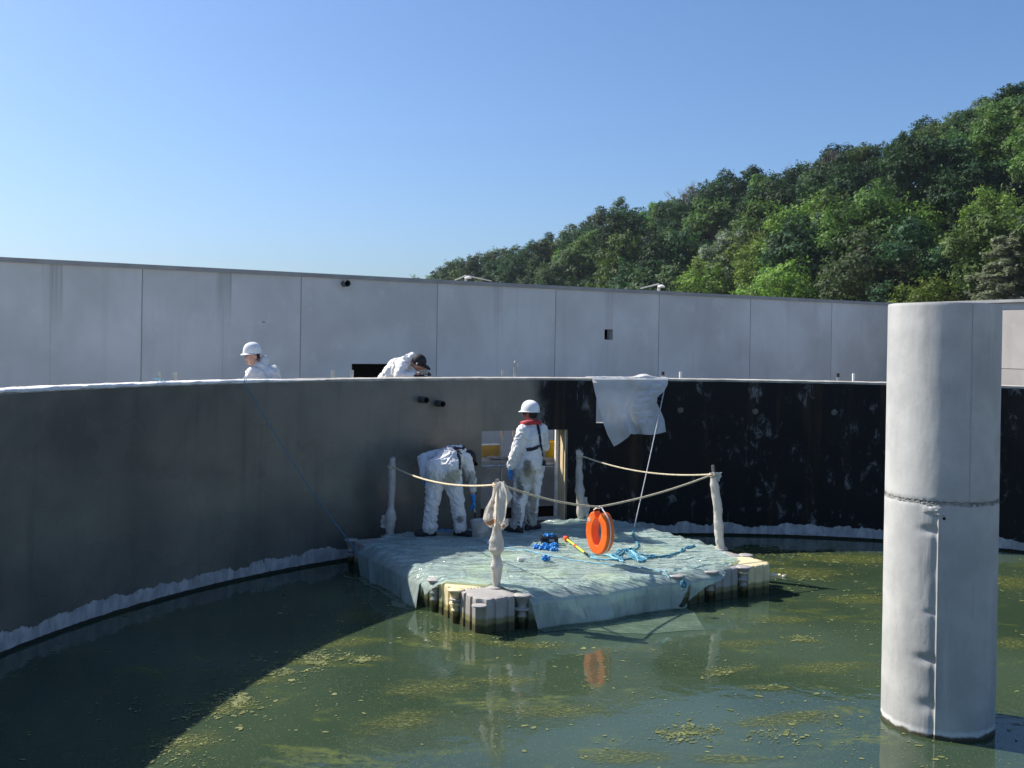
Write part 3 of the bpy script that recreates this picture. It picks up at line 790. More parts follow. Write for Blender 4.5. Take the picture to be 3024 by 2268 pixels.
m1 = t.n('MixShader'); m1.inputs[0].default_value = .15; t.t.links.new(p, m1.inputs[1]); t.t.links.new(tl.outputs[0], m1.inputs[2])
m2 = t.n('MixShader'); t.set(m2.inputs[0], t.mapr(n1, .32, .68, .26, .55)); t.t.links.new(m1.outputs[0], m2.inputs[1]); t.t.links.new(tr.outputs[0], m2.inputs[2])
m_sheet = t.done(m2.outputs[0])
mb = MB(); mb.v = sv; mb.f = sf
sheet = tag(obj('plastic_sheet', mb, m_sheet), 'wrinkled pale green plastic sheet spread over the floating dock and hanging into the water', 'plastic sheet')
bvh_sheet = BVHTree.FromPolygons([Vector(v) for v in sv], sf)
def on_sheet(p, lift=0.0):
    h_ = bvh_sheet.ray_cast(Vector((p.x, p.y, 2.0)), Vector((0, 0, -1)))
    return Vector((p.x, p.y, (h_[0].z if h_[0] else DECK + .014) + lift))
def sh(x, y, lift=0.0): return on_sheet(at_z(x, y, DECK + .03), lift)

# ================================================================== wrapped guard posts
m_steel = simple('galvanised_tube', (.30, .30, .29), .45, 12, .25, .1, .6)
m_wrap = NT('white_wrap'); t = m_wrap; c = t.coord()
wc = t.mix(t.mapr(t.noise(c, 9, 5, .6), .3, .7), (.70, .67, .61), (.86, .84, .79))
p = t.pbr(wc, .42, t.bump(t.noise(t.scale(c, (20, 20, 9)), 1.0, 4, .6, 1.2), .7, .012)); tl = t.n('BsdfTranslucent'); t.set(tl.inputs[0], (.7, .68, .62))
m1 = t.n('MixShader'); m1.inputs[0].default_value = .42; t.t.links.new(p, m1.inputs[1]); t.t.links.new(tl.outputs[0], m1.inputs[2]); m_wrap = t.done(m1.outputs[0])
def lumpy(mb, pts, prof, n=22, seed=0, amp=.25):
    # prof: list of (f along, radius)
    P = [Vector(p) for p in pts]; K = 90; vs = []
    for k in range(K + 1):
        f = k / K; q = f * (len(P) - 1); i = min(int(q), len(P) - 2); c_ = P[i].lerp(P[i + 1], q - i)
        r = np.interp(f, [a for a, b in prof], [b for a, b in prof])
        for j in range(n):
            w_ = 2 * math.pi * j / n
            rr = r * (1 + amp * fbm(math.cos(w_) * 1.3 + seed, math.sin(w_) * 1.3, f * 9 + seed, 4) + .12 * amp / .25 * abs(noise.noise(Vector((w_ * 1.2 + f * 14, f * 4, seed + 3)))))
            vs.append(c_ + Vector((math.cos(w_) * rr, math.sin(w_) * rr, 0)))
    fs = [(k * n + j, k * n + (j + 1) % n, (k + 1) * n + (j + 1) % n, (k + 1) * n + j) for k in range(K) for j in range(n)]
    fs += [tuple(range(n - 1, -1, -1)), tuple(range(K * n, K * n + n))]
    mb.add(vs, fs)
G_POST = 'wrapped posts at the corners of the dock'
def post(bx, by, tx, ty, prof, label, seed, bare=.05, rp=.021, amp=.17, disc=True, mid=None):
    b = at_z(bx, by, DECK); tp = at_y(tx, ty, b.y)
    r = thing('guard_post', tuple(b), label, 'post', G_POST)
    ax = tp - b
    mb = MB(); mb.tube([b, b + ax * .5, tp], rp, 12); obj('pole', mb, m_steel, r)
    pts = [b.lerp(tp, f) + Vector(((.012 * fbm(f * 3, seed, 1)), .01 * fbm(f * 3, seed, 7), 0)) for f in np.linspace(.02, 1 - bare, 12)]
    mb = MB(); lumpy(mb, pts, prof, 22, seed, amp); obj('wrapping', mb, m_wrap, r)
    if disc:
        mb = MB(); mb.lathe([(.085, DECK - .002), (.09, DECK + .012), (.08, DECK + .022), (.02, DECK + .024)], 24, (b.x, b.y, 0)); obj('base_flange', mb, m_grey, r)
    return r, b, tp
pA, bA, tA = post(1152, 1582, 1160, 1347, [(0, .05), (.08, .06), (.15, .06), (.2, .075), (.28, .07), (.34, .045), (.5, .042), (.7, .05), (.9, .04), (1, .036)], 'wrapped white post standing at the left end of the dock by the dark wall', 1.0, .02)
pF, bF, tF = post(1466, 1737, 1469, 1415, [(0, .035), (.1, .05), (.2, .072), (.27, .045), (.31, .04), (.36, .085), (.45, .078), (.55, .05), (.6, .045), (.64, .06), (.7, .05), (.8, .06), (.93, .05), (1, .04)], 'wrapped post nearest the water with a printed bag hanging on it', 2.0, .05)
pB, bB, tB = post(1715, 1537, 1709, 1326, [(0, .04), (.08, .06), (.2, .05), (.35, .06), (.42, .075), (.55, .05), (.7, .05), (.85, .045), (1, .04)], 'thin wrapped post against the dark wall right of the window opening', 3.0, .02)
pR, bR, tR = post(2130, 1623, 2105, 1374, [(0, .05), (.1, .055), (.3, .06), (.45, .05), (.6, .06), (.75, .05), (.85, .055), (1, .035)], 'leaning wrapped post at the right end of the dock', 4.0, .11)
# taped block on the back post, loose tail on the left post
mb = MB(); q = at_y(1712, 1340, bB.y - .03); mb.box(q, (.10, .06, .055), Matrix.Rotation(.35, 3, 'Y')); ob = obj('tape_block', mb, m_wrap, pB, smooth=False)
mb = MB(); q = at_y(1141, 1540, bA.y - .02)
mb.grid(lambda a, b: q + Vector(((a - .5) * .15 + .02 * fbm(a * 3, b * 3, 1), .05 * fbm(a * 2.5, b * 3, 4), (b - .5) * .24 * (1 - .35 * (1 - a)))), 12, 14); obj('loose_wrapping', mb, m_wrap, pA)
mb = MB(); q = at_y(1728, 1497, bB.y - .02)
mb.grid(lambda a, b: q + Vector(((a - .5) * .14 * (1 - abs(b - .4)) + .02 * fbm(a * 3, b * 3, 1), .04 * fbm(a * 2.5, b * 3, 4), (b - .5) * .3)), 10, 16); obj('loose_wrapping', mb, m_wrap, pB)
mb = MB(); q = at_y(2118, 1408, bR.y - .03)
mb.grid(lambda a, b: q + Vector(((a - .5) * .13 * (.4 + .6 * b) + .02 * fbm(a * 3, b * 3, 1), .05 * fbm(a * 2.5, b * 3, 4), (b - .5) * .12)), 10, 10); obj('loose_wrapping', mb, m_wrap, pR)

# ---- bag hanging on the front post
t = NT('printed_bag'); c = t.coord('UV'); s = t.sep(c)
wob = t.math('MULTIPLY', t.noise(t.scale(c, (3, 3, 1)), 2.0, 3), .08)
vv = t.math('ADD', s[1], wob)
bc = t.mix(t.mapr(t.noise(c, 6, 5), .3, .7), (.76, .68, .60), (.86, .82, .76))
for a, b, k in ((.27, .40, .85), (.44, .455, .5), (.48, .49, .5), (.52, .53, .4), (.74, .75, .4)):
    msk = t.math('MULTIPLY', t.math('GREATER_THAN', vv, a), t.math('LESS_THAN', vv, b))
    bc = t.mix(t.math('MULTIPLY', msk, k), bc, (.46, .21, .08))
p = t.pbr(bc, .5, t.bump(t.noise(c, 9, 4, .6, 1.0), .5, .02)); tl = t.n('BsdfTranslucent'); t.set(tl.inputs[0], bc)
m1 = t.n('MixShader'); m1.inputs[0].default_value = .55; t.t.links.new(p, m1.inputs[1]); t.t.links.new(tl.outputs[0], m1.inputs[2]); m_bag = t.done(m1.outputs[0])
yb = bF.y - .05
bagE = thing('hanging_bag', tuple(at_y(1470, 1430, yb)), 'torn printed bag with brown stripes hanging on the front post', 'bag')
def bag_panel(L, Rr, seed, dep, nm, m):
    mb = MB(); mb.uv = []
    nu, nv = 16, 26
    def fn(a, b):
        f = b
        ly = np.interp(f, [k / (len(L) - 1) for k in range(len(L))], [p_[0] for p_ in L]), np.interp(f, [k / (len(L) - 1) for k in range(len(L))], [p_[1] for p_ in L])
        ry = np.interp(f, [k / (len(Rr) - 1) for k in range(len(Rr))], [p_[0] for p_ in Rr]), np.interp(f, [k / (len(Rr) - 1) for k in range(len(Rr))], [p_[1] for p_ in Rr])
        x = ly[0] + (ry[0] - ly[0]) * a; y = ly[1] + (ry[1] - ly[1]) * a
        mb.uv.append((a, 1 - b))
        return at_y(x, y, yb + dep - .05 * math.sin(math.pi * a) * (.4 + f) + .02 * fbm(a * 4 + seed, b * 4, seed, 3))
    mb.grid(fn, nu, nv); return obj(nm, mb, m, bagE)
bag_panel([(1462, 1440), (1450, 1472), (1433, 1500), (1426, 1532), (1432, 1545), (1448, 1558), (1454, 1556)], [(1466, 1430), (1467, 1460), (1466, 1490), (1465, 1515), (1464, 1535), (1463, 1550), (1460, 1556)], 1.0, -.03, 'printed_panel', m_bag)
bag_panel([(1464, 1424), (1466, 1450), (1468, 1480), (1468, 1510), (1469, 1535), (1471, 1545)], [(1490, 1424), (1497, 1455), (1500, 1470), (1497, 1500), (1492, 1535), (1480, 1547)], 2.0, -.05, 'white_panel', m_wrap)
bag_panel([(1484, 1422), (1492, 1445), (1496, 1470), (1497, 1490)], [(1488, 1420), (1504, 1450), (1515, 1464), (1499, 1492)], 3.0, -.03, 'torn_flap', m_wrap)
bag_panel([(1470, 1545), (1476, 1550), (1480, 1562)], [(1500, 1530), (1502, 1550), (1484, 1566)], 4.0, -.02, 'brown_flap', m_bag)
m_brown = simple('brown_print', (.42, .22, .09), .6, 9, .1, 0)
def lettering(txt, p, size, nrm, m, parent, name='printed_text', roll=0):
    cu = bpy.data.curves.new(name, 'FONT'); cu.body = txt; cu.size = size; cu.extrude = .0008; cu.align_x = 'CENTER'; cu.align_y = 'CENTER'
    tmp = bpy.data.objects.new(name, cu); COL.objects.link(tmp)
    dg = bpy.context.evaluated_depsgraph_get(); me = bpy.data.meshes.new_from_object(tmp.evaluated_get(dg)); bpy.data.objects.remove(tmp)
    n = Vector(nrm).normalized(); x = Vector((0, 0, 1)).cross(n).normalized(); y = n.cross(x)
    Mx = Matrix((x, y, n)).transposed().to_4x4() @ Matrix.Rotation(roll, 4, 'Z'); Mx.translation = Vector(p)
    me.transform(Mx)
    return link(name, me, m, parent)
lettering('10', at_y(1455, 1484, yb - .075), .055, (-.25, -1, 0), m_brown, bagE, roll=-.05)
lettering('8', at_y(1453, 1503, yb - .085), .055, (-.25, -1, 0), m_brown, bagE, roll=-.05)

# ================================================================== ropes
t = NT('cream_rope'); c = t.coord()
rc = t.mix(t.mapr(t.noise(t.scale(c, (60, 60, 60)), 1.0, 3), .35, .65), (.42, .35, .22), (.68, .60, .44))
m_rope = t.done(t.pbr(rc, .85, t.bump(t.noise(t.scale(c, (90, 90, 90)), 1.0, 2), .8, .004)))
def sag(p, q, s, n=24):
    p, q = Vector(p), Vector(q); return [p.lerp(q, k / n) + Vector((0, 0, -s * 4 * (k / n) * (1 - k / n))) for k in range(n + 1)]
rA = at_y(1163, 1380, bA.y - .03); rF = at_y(1465, 1432, bF.y - .06); rF2 = at_y(1482, 1432, bF.y - .06); rR = at_y(2102, 1402, bR.y - .04)
bu = bF.lerp(bR, (1770 - 1466) / (2130 - 1466.0)); rB = at_y(1769, 1497, bu.y)
pts = sag(rA, rF, .045 + .05) + sag(rF2, rB, .045, 16)[0:] + sag(rB, rR, .04, 16)[1:]
mb = MB(); mb.tube(pts, .0125, 7)
for p_, rr in ((at_y(1156, 1378, bA.y), .05), (at_y(1471, 1432, bF.y), .052), (at_y(2106, 1403, bR.y), .042)):
    for k in range(3):
        mb.tube([p_ + Vector((rr * math.cos(w_), rr * math.sin(w_), .012 * k - .012 + .01 * math.sin(w_))) for w_ in np.linspace(0, 2 * math.pi, 17)], .011, 6)
tag(obj('guard_rope', mb, m_rope), 'cream guard rope running round the front post and carrying the lifebuoy', 'rope')
r0 = at_y(1722, 1348, bB.y - .04); r1 = at_y(2100, 1401, bR.y + .03)
mb = MB(); q0 = sag(r0, r1, .10, 26); mb.tube(q0, .0115, 7)
mb.tube([at_y(1711, 1352, bB.y) + Vector((.05 * math.cos(w_), .05 * math.sin(w_), 0)) for w_ in np.linspace(0, 2 * math.pi, 17)], .01, 6)
tag(obj('guard_rope', mb, m_rope), 'cream rope sagging before the black wall from back post to right post', 'rope')

m_blue = simple('blue_rope', (.035, .20, .30), .6, 60, .4, .4); m_bluel = simple('light_blue_rope', (.20, .50, .66), .6, 60, .3, .4)
m_line = simple('pale_line', (.46, .47, .50), .7, 60, .2, .3)
p0_, p1_ = at_tank(722, 1128, TR - .03), sh(1064, 1643, .03)
mb = MB(); mb.tube([at_tank(722, 1128, TR + .2) + Vector((0, 0, .06)), at_tank(722, 1128, TR - .0) + Vector((0, 0, .05)), p0_] + sag(p0_, p1_, .10, 20)[1:], .0055, 6)
tag(obj('mooring_line', mb, m_blue), 'thin blue mooring line slanting down the left wall to the dock', 'line')
p0_ = at_tank(1962, 1150, TR - .07); p1_ = sh(1873, 1566, .05)
mb = MB(); mb.tube(sag(p0_, p1_, .03, 16), .0075, 6); tag(obj('hanging_line', mb, m_line), 'thin pale line running from the white tarp down to the blue rope coil', 'line')
# coil of blue rope on the sheet
def onpath(pl, n=6, lift=.012, jit=.012):
    out = []
    for (a, b) in zip(pl[:-1], pl[1:]):
        for k in range(n): out.append((a[0] + (b[0] - a[0]) * k / n, a[1] + (b[1] - a[1]) * k / n))
    out.append(pl[-1]); res = []
    for k, (x, y) in enumerate(out):
        p_ = sh(x, y, lift + .012 * max(0, noise.noise(Vector((k * .31, x * .01, 2)))))
        res.append(p_ + Vector((jit * noise.noise(Vector((k * .4, 1, y * .1))), jit * noise.noise(Vector((k * .4, 5, x * .1))), 0)))
    return res
def cr(pl, n=8):
    P = [Vector((a, b)) for a, b in pl]; out = []
    for i in range(len(P) - 1):
        a, b, c_, d = P[max(i - 1, 0)], P[i], P[i + 1], P[min(i + 2, len(P) - 1)]
        for k in range(n):
            f = k / n; out.append(tuple(.5 * ((2 * b) + (c_ - a) * f + (2 * a - 5 * b + 4 * c_ - d) * f * f + (3 * b - a - 3 * c_ + d) * f ** 3)))
    out.append(tuple(P[-1])); return out
mb = MB()
main = [(1873, 1566), (1868, 1582), (1876, 1598), (1884, 1612), (1880, 1624), (1862, 1622), (1856, 1628), (1872, 1632), (1905, 1640), (1930, 1642), (1900, 1650), (1862, 1640), (1840, 1630), (1815, 1636), (1806, 1644), (1830, 1652), (1870, 1650), (1905, 1655), (1880, 1644), (1850, 1632), (1828, 1640), (1800, 1642), (1760, 1640), (1732, 1637)]
mb.tube(onpath(cr(main), 1), .0115, 6)
mb.tube(onpath(cr([(1812, 1638), (1840, 1655), (1815, 1640), (1845, 1626), (1875, 1636), (1900, 1658), (1880, 1655), (1860, 1644), (1890, 1650), (1930, 1648), (1965, 1642), (2000, 1636), (2030, 1622), (2052, 1616)]), 1), .0115, 6)
mb.tube(onpath(cr([(1930, 1648), (1975, 1646), (2005, 1632), (2018, 1622), (2050, 1614)]), 1), .010, 6)
mb.tube(onpath(cr([(1735, 1636), (1765, 1652), (1800, 1654), (1828, 1655), (1838, 1645)]), 1), .0105, 6)
coil = tag(obj('rope_coil', mb, m_blue), 'tangled heap of blue rope lying on the plastic sheet', 'rope')
mb = MB(); mb.tube(onpath(cr([(1860, 1628), (1878, 1645), (1885, 1660)]), 1), .011, 6)
mb.tube(onpath(cr([(1790, 1640), (1820, 1652), (1840, 1659)]), 1), .011, 6); mb.tube(onpath(cr([(1700 + 45, 1648), (1770, 1653), (1800, 1655)]), 1), .010, 6)
mb.tube(onpath(cr([(1810, 1640), (1850, 1628), (1880, 1640), (1910, 1652)]), 1), .010, 6)
obj('faded_strand', mb, m_bluel, coil)
ln = cr([(1488, 1617), (1560, 1628), (1640, 1645), (1720, 1658), (1800, 1668), (1880, 1678), (1940, 1687), (1978, 1698)])
mb = MB(); mb.tube(onpath(ln, 1, .008, .006), .007, 6); tag(obj('deck_line', mb, m_bluel), 'thin light blue line stretched across the sheet to the front right corner', 'line')
# knot at the front right corner
mb = MB(); q = at_z(2018, 1724, .34)
for k in range(4): mb.tube([q + Vector((.03 * math.cos(w_ + k), -.02 + .02 * math.sin(w_ * 1.3 + k), .035 * math.sin(w_ + k * .7))) for w_ in np.linspace(0, 5.5, 14)], .008, 6)
mb.tube([q, q + Vector((-.02, -.03, -.07))], .007, 6)
tag(obj('rope_knot', mb, m_blue), 'small dark teal knot tied at the front right corner of the sheet', 'knot')

# ================================================================== lifebuoy
m_or = NT('orange_foam'); t = m_or; c = t.coord()
oc = t.mix(t.mapr(t.noise(c, 8, 4), .3, .7), (.86, .13, .012), (.95, .19, .02)); m_or = t.done(t.pbr(oc, .42, t.bump(t.noise(c, 30, 3), .1, .005)))
m_cord = simple('white_cord', (.75, .72, .68), .7, 30, .1, .2)
bc_ = at_y(1772, 1570, bu.y); buoy = thing('lifebuoy', tuple(bc_), 'orange horseshoe lifebuoy hanging from the cream guard rope', 'lifebuoy')
fx = Vector((math.cos(R_(50)), -math.sin(R_(50)), 0)); fy = Vector((-fx.y, fx.x, 0)); fz = Vector((0, 0, 1))
def horseshoe():
    H, Wd, rr, gap = .53, .36, .105, .03
    pts = []                              # centre line from the left tip round the bottom to the right tip
    a, b = Wd / 2 - rr / 2, H / 2 - rr / 2
    for k in range(61):
        w_ = math.pi / 2 + .30 + (2 * math.pi - .60) * k / 60
        pts.append((a * 1.02 * math.cos(w_) * (1 + .0 * math.sin(w_)), b * math.sin(w_) * (1.0)))
    mb = MB(); vs = []; sec = [(-1, -.9), (-.88, -1), (.88, -1), (1, -.9), (1, .9), (.88, 1), (-.88, 1), (-1, .9)]; K = len(pts); ns = len(sec)
    for i, (x, z) in enumerate(pts):
        x0, z0 = pts[max(i - 1, 0)]; x1, z1 = pts[min(i + 1, K - 1)]; tx_, tz_ = x1 - x0, z1 - z0; L = math.hypot(tx_, tz_); nx, nz = tz_ / L, -tx_ / L
        e = min(i, K - 1 - i); s = min(1, .78 + e * .08)
        for (p_, q_) in sec:
            rad = rr * .5 * p_ * s; dep = .062 * q_ * s
            vs.append(bc_ + fx * (x + nx * rad) + fz * (z + nz * rad) + fy * dep)
    fs = [(i * ns + j, i * ns + (j + 1) % ns, (i + 1) * ns + (j + 1) % ns, (i + 1) * ns + j) for i in range(K - 1) for j in range(ns)]
    fs += [tuple(range(ns - 1, -1, -1)), tuple(range((K - 1) * ns, K * ns))]
    return mb.add(vs, fs), pts
mb, hp = horseshoe()
bm_o = obj('foam_horseshoe', mb, m_or, buoy, weld=True, ang=28)
bv = bm_o.modifiers.new('bevel', 'BEVEL'); bv.width = .008; bv.segments = 2; bv.limit_method = 'ANGLE'
mb = MB(); cp = []
for i, (x, z) in enumerate(hp):
    if i < 28: continue
    x0, z0 = hp[max(i - 1, 0)]; x1, z1 = hp[min(i + 1, 60)]; L = math.hypot(x1 - x0, z1 - z0); nx, nz = (z1 - z0) / L, -(x1 - x0) / L
    cp.append(bc_ + fx * (x + nx * .058) + fz * (z + nz * .058) - fy * .01)
mb.tube(cp, .008, 6)
mb.tube([cp[-1], bc_ + fz * .29 + fx * .02, rB + Vector((.01, 0, .01)), rB + Vector((-.02, -.03, -.01)), bc_ + fz * .275 - fx * .05 - fy * .03, bc_ + fz * .245 - fx * .11], .008, 6)
mb.ball(rB + Vector((0, -.01, -.005)), .02, 6)
obj('cord', mb, m_cord, buoy)
m_patch = simple('orange_white_print', (.80, .42, .30), .5, 9, .1, 0)
mb = MB(); q = bc_ - fx * .125 + fz * .135 - fy * .0635
mb.lathe([(.030, 0), (.001, .001)], 18, q, Matrix((fx, fz, -fy)).transposed()); obj('round_print', mb, m_patch, buoy, smooth=False)

# ================================================================== tarp over the rim
t = NT('white_tarp'); c = t.coord()
tc = t.mix(t.mapr(t.noise(c, 2.5, 5), .3, .7), (.74, .76, .78), (.86, .87, .87))
tc = t.mix(t.math('MULTIPLY', t.mapr(t.noise(c, 3.3, 4, .6), .5, .7), .5), tc, (.60, .56, .44))
p = t.pbr(tc, .38, t.bump(t.noise(c, 18, 4, .6, .8), .35, .012)); tl = t.n('BsdfTranslucent'); t.set(tl.inputs[0], (.70, .72, .74))
m1 = t.n('MixShader'); m1.inputs[0].default_value = .40; t.t.links.new(p, m1.inputs[1]); t.t.links.new(tl.outputs[0], m1.inputs[2]); m_tarp = t.done(m1.outputs[0])
lf = [(1749, 1120), (1756, 1155), (1765, 1190), (1775, 1225), (1783, 1255), (1795, 1287), (1813, 1321)]
rg = [(1973, 1120), (1972, 1135), (1961, 1156), (1941, 1173), (1940, 1190), (1952, 1215), (1962, 1240), (1967, 1275)]
def ip(pl, f):
    xs = np.linspace(0, 1, len(pl)); return np.interp(f, xs, [q[0] for q in pl]), np.interp(f, xs, [q[1] for q in pl])
def tarp_fn(a, b):
    if b < .16:                     # over the coping and down the far side
        f = b / .16; x = 1749 + (1973 - 1749) * a
        d_ = [(-.27, RIM - .25), (-.36, RIM + .028), (-.15, RIM + .036), (.0, RIM + .034), (.02, RIM + .01)]
        k = f * 4; i = min(int(k), 3); q = (d_[i][0] + (d_[i + 1][0] - d_[i][0]) * (k - i), d_[i][1] + (d_[i + 1][1] - d_[i][1]) * (k - i))
        th = tank_th(at_tank(x, 1119))
        blis = .05 * math.exp(-((a - .72) / .09) ** 2) * math.sin(math.pi * f)
        off = -q[0] if i > 0 else (WALLT + .03 if k < 1 else .3)
        if k < 1: off = WALLT + .02
        return tank_pt(th, TR + off, q[1] + blis + .006 * fbm(a * 30, f * 3, 2))
    f = (b - .16) / .84
    lx, ly = ip(lf, f); rx, ry = ip(rg, f)
    x = lx + (rx - lx) * a; y = ly + (ry - ly) * a
    # hem: the left tip hangs lower than the flat right part
    hem = -20 * f ** 2 * math.exp(-((a - .38) / .26) ** 2) - 5 * f ** 2 * math.exp(-((a - .33) / .04) ** 2)
    y += hem
    dep = .03 + .16 * f * math.exp(-((a - .30 - .06 * f) / .13) ** 2) - .10 * f * math.exp(-((a - .48) / .06) ** 2) + .10 * f * math.exp(-((a - .72) / .2) ** 2)
    dep += .03 * f * fbm(a * 6 + f * 2, f * 3, 5, 3) + .05 * math.exp(-((a - 1) / .1) ** 2) * math.sin(math.pi * min(1, f * 1.4))
    diag = a - (.62 - .30 * f); dep += .05 * math.exp(-(diag / .045) ** 2) * (.3 + f)
    return at_tank(x, y, TR - max(.02, dep) - .02)
mb = MB(); mb.grid(tarp_fn, 70, 80)
tarp = tag(obj('tarp', mb, m_tarp), 'white plastic tarp with quilted pockets draped over the tank rim', 'tarp')
m_pock = simple('pocket_film', (.60, .62, .58), .3, 6, .12, .2)
def pocket(a0, a1, b0, b1):
    mb = MB()
    def fn(a, b):
        A_, B_ = a0 + (a1 - a0) * a, b0 + (b1 - b0) * b
        p_ = tarp_fn(A_, B_); q = Vector((TX, TY, p_.z)) - p_; q.normalize()
        e = (4 * a * (1 - a)) ** .5 * (4 * b * (1 - b)) ** .5
        return p_ + q * (.006 + .032 * e * (.7 + .6 * fbm(a * 3 + a0 * 20, b * 3 + b0 * 20, 2)))
    mb.grid(fn, 9, 8); obj('pocket', mb, m_tarp, tarp)
for r_ in range(6):
    for c_ in range(2):
        sft = max(0, .30 - .30 * (r_ / 3.0)) * .5
        a0 = .56 + c_ * .17 + sft * .4; b0 = .24 + r_ * .115
        pocket(a0, a0 + .15, b0, b0 + .10)

# ================================================================== small things on the dock
m_buck = simple('dirty_white_plastic', (.46, .44, .40), .6, 9, .25, .1, dirt=(.10, .09, .07, .9))
bk = sh(1421, 1587); bucket = thing('paint_bucket', tuple(bk), 'paint-stained white bucket standing beside the bending worker', 'bucket')
mb = MB(); mb.lathe([(.115, 0), (.122, .01), (.138, .215), (.145, .217), (.146, .245), (.138, .247), (.134, .24), (.118, .03), (.001, .028)], 28, bk); obj('pail', mb, m_buck, bucket)
mb = MB(); mb.tube([bk + Vector((.145 * math.cos(w_), -.145 * abs(math.sin(w_)) * .75 - .02, .225 - .15 * math.sin(w_))) for w_ in np.linspace(0, math.pi, 18)], .004, 6); obj('handle', mb, m_steel, bucket)
mb = MB(); mb.lathe([(.118, .13), (.001, .131)], 20, bk); obj('paint_fill', mb, m_dark, bucket)
m_blk = simple('black_plastic', (.016, .017, .018), .5, 9, .2, .1)
ck = sh(1622, 1605); crate = thing('small_crate', tuple(ck), 'small black plastic crate behind the heap of blue gloves', 'crate')
mb = MB(); Mz = Matrix.Rotation(R_(6), 3, 'Z'); W_, D_, H_ = .21, .14, .105
for sx in (-1, 1):
    mb.box(ck + Mz @ Vector((sx * W_ / 2, 0, H_ - .012)), (.012, D_, .024), Mz); mb.box(ck + Mz @ Vector((sx * W_ / 2, 0, .02)), (.012, D_, .04), Mz)
    for k in (-1, 0, 1): mb.box(ck + Mz @ Vector((sx * W_ / 2, k * D_ * .44, H_ / 2)), (.011, .014, H_ - .02), Mz)
for sy in (-1, 1):
    mb.box(ck + Mz @ Vector((0, sy * (D_ / 2 + .004), H_ - .013)), (W_ + .006, .010, .022), Mz); mb.box(ck + Mz @ Vector((0, sy * (D_ / 2 + .004), .026)), (W_ + .006, .010, .05), Mz)
    for k in range(-3, 4): mb.box(ck + Mz @ Vector((k * W_ * .15, sy * (D_ / 2 + .003), H_ / 2)), (.012, .008, H_ - .03), Mz)
mb.box(ck + Vector((0, 0, .006)), (W_, D_, .008), Mz)
obj('crate_body', mb, m_blk, crate, smooth=False)
mb = MB(); mb.box(ck + Mz @ Vector((.02, -D_ / 2 - .011, .06)), (.07, .003, .03), Mz); obj('label_plate', mb, m_joint, crate, smooth=False)
t = NT('blue_nitrile'); c = t.coord()
gcl = t.mix(t.mapr(t.noise(c, 20, 4), .3, .7), (.015, .17, .50), (.035, .33, .78)); m_glove = t.done(t.pbr(gcl, .38, t.bump(t.noise(c, 50, 4, .6), .6, .006)))
def crumple(c_, sx, sy, sz, seed, name, label, cat='glove', group=None, n=26, fingers=3):
    mb = MB(); vs = []
    for i in range(n + 1):
        la = math.pi * i / n
        for j in range(2 * n):
            lo = math.pi * j / n; d_ = Vector((math.sin(la) * math.cos(lo), math.sin(la) * math.sin(lo), math.cos(la)))
            q = d_ * 1.7 + Vector((seed, 0, 0)); k = .62 + .55 * abs(noise.noise(q * 1.1)) + .45 * fbm(q.x * 1.6, q.y * 1.6, q.z * 1.6, 4)
            v_ = Vector((d_.x * sx * k, d_.y * sy * k, d_.z * sz * k * .8 + sz * .42)); vs.append(c_ + Vector((v_.x, v_.y, max(.002, v_.z))))
    m_ = 2 * n; fs = [(i * m_ + j, i * m_ + (j + 1) % m_, (i + 1) * m_ + (j + 1) % m_, (i + 1) * m_ + j) for i in range(n) for j in range(m_)]
    mb.add(vs, fs)
    for k in range(fingers):
        a = seed * 2 + k * 2.1; e = c_ + Vector((math.cos(a) * sx * 1.05, math.sin(a) * sy * 1.05, .012)); s0 = c_ + Vector((math.cos(a) * sx * .3, math.sin(a) * sy * .3, sz * .5))
        mb.tube([s0, s0.lerp(e, .5) + Vector((0, 0, .02)), e], [.016, .014, .009], 8)
    return tag(obj(name, mb, m_glove), label, cat, group)
G_GL = 'discarded blue gloves on the sheet'
for k, (x, y, s) in enumerate(((1584, 1618, .062), (1601, 1622, .06), (1618, 1622, .07), (1635, 1615, .068), (1636, 1626, .06), (1610, 1612, .05))):
    crumple(sh(x, y), s, s * .8, s * .85, 3.1 * k + 1, 'crumpled_glove', 'crumpled bright blue glove in the heap in front of the black crate', 'glove', G_GL)
crumple(sh(1613, 1659), .055, .045, .055, 31.0, 'crumpled_glove', 'single crumpled blue glove lying alone in front of the glove heap', 'glove', G_GL)
crumple(ck + Vector((-.01, 0, H_ - .012)), .085, .05, .035, 41.0, 'crumpled_glove', 'pale blue glove lying on top of the small black crate', 'glove', G_GL)
m_lime = simple('lime_plastic', (.62, .66, .06), .45, 9, .1, .05); m_red = simple('red_plastic', (.62, .07, .02), .45, 9, .1, .05)
s0, s1 = sh(1672, 1597, .025), sh(1730, 1641, .022)
stick = thing('roller_handle', tuple(s0), 'yellow and red roller pole lying on the sheet left of the lifebuoy', 'pole')
mb = MB(); mb.tube([s0.lerp(s1, .06), s0.lerp(s1, .46)], .015, 10); mb.tube([s0.lerp(s1, .54), s0.lerp(s1, .94)], .014, 10); obj('grip_tube', mb, m_lime, stick)
mb = MB(); mb.tube([s0.lerp(s1, .46), s0.lerp(s1, .54)], .019, 10); obj('clamp_ring', mb, m_red, stick)
mb = MB(); mb.tube([s0 - (s1 - s0) * .05, s0.lerp(s1, .06)], .035, 10); obj('red_cap', mb, m_red, stick)
mb = MB(); mb.tube([s0 - (s1 - s0) * .13, s0 - (s1 - s0) * .05], .012, 8); obj('black_tip', mb, m_blk, stick)
mb = MB(); mb.tube([s1.lerp(s0, .06), s1 + (s1 - s0) * .06], .014, 8); obj('black_tip', mb, m_blk, stick)
m_wp = simple('white_plastic', (.74, .73, .70), .4, 9, .06, .05)
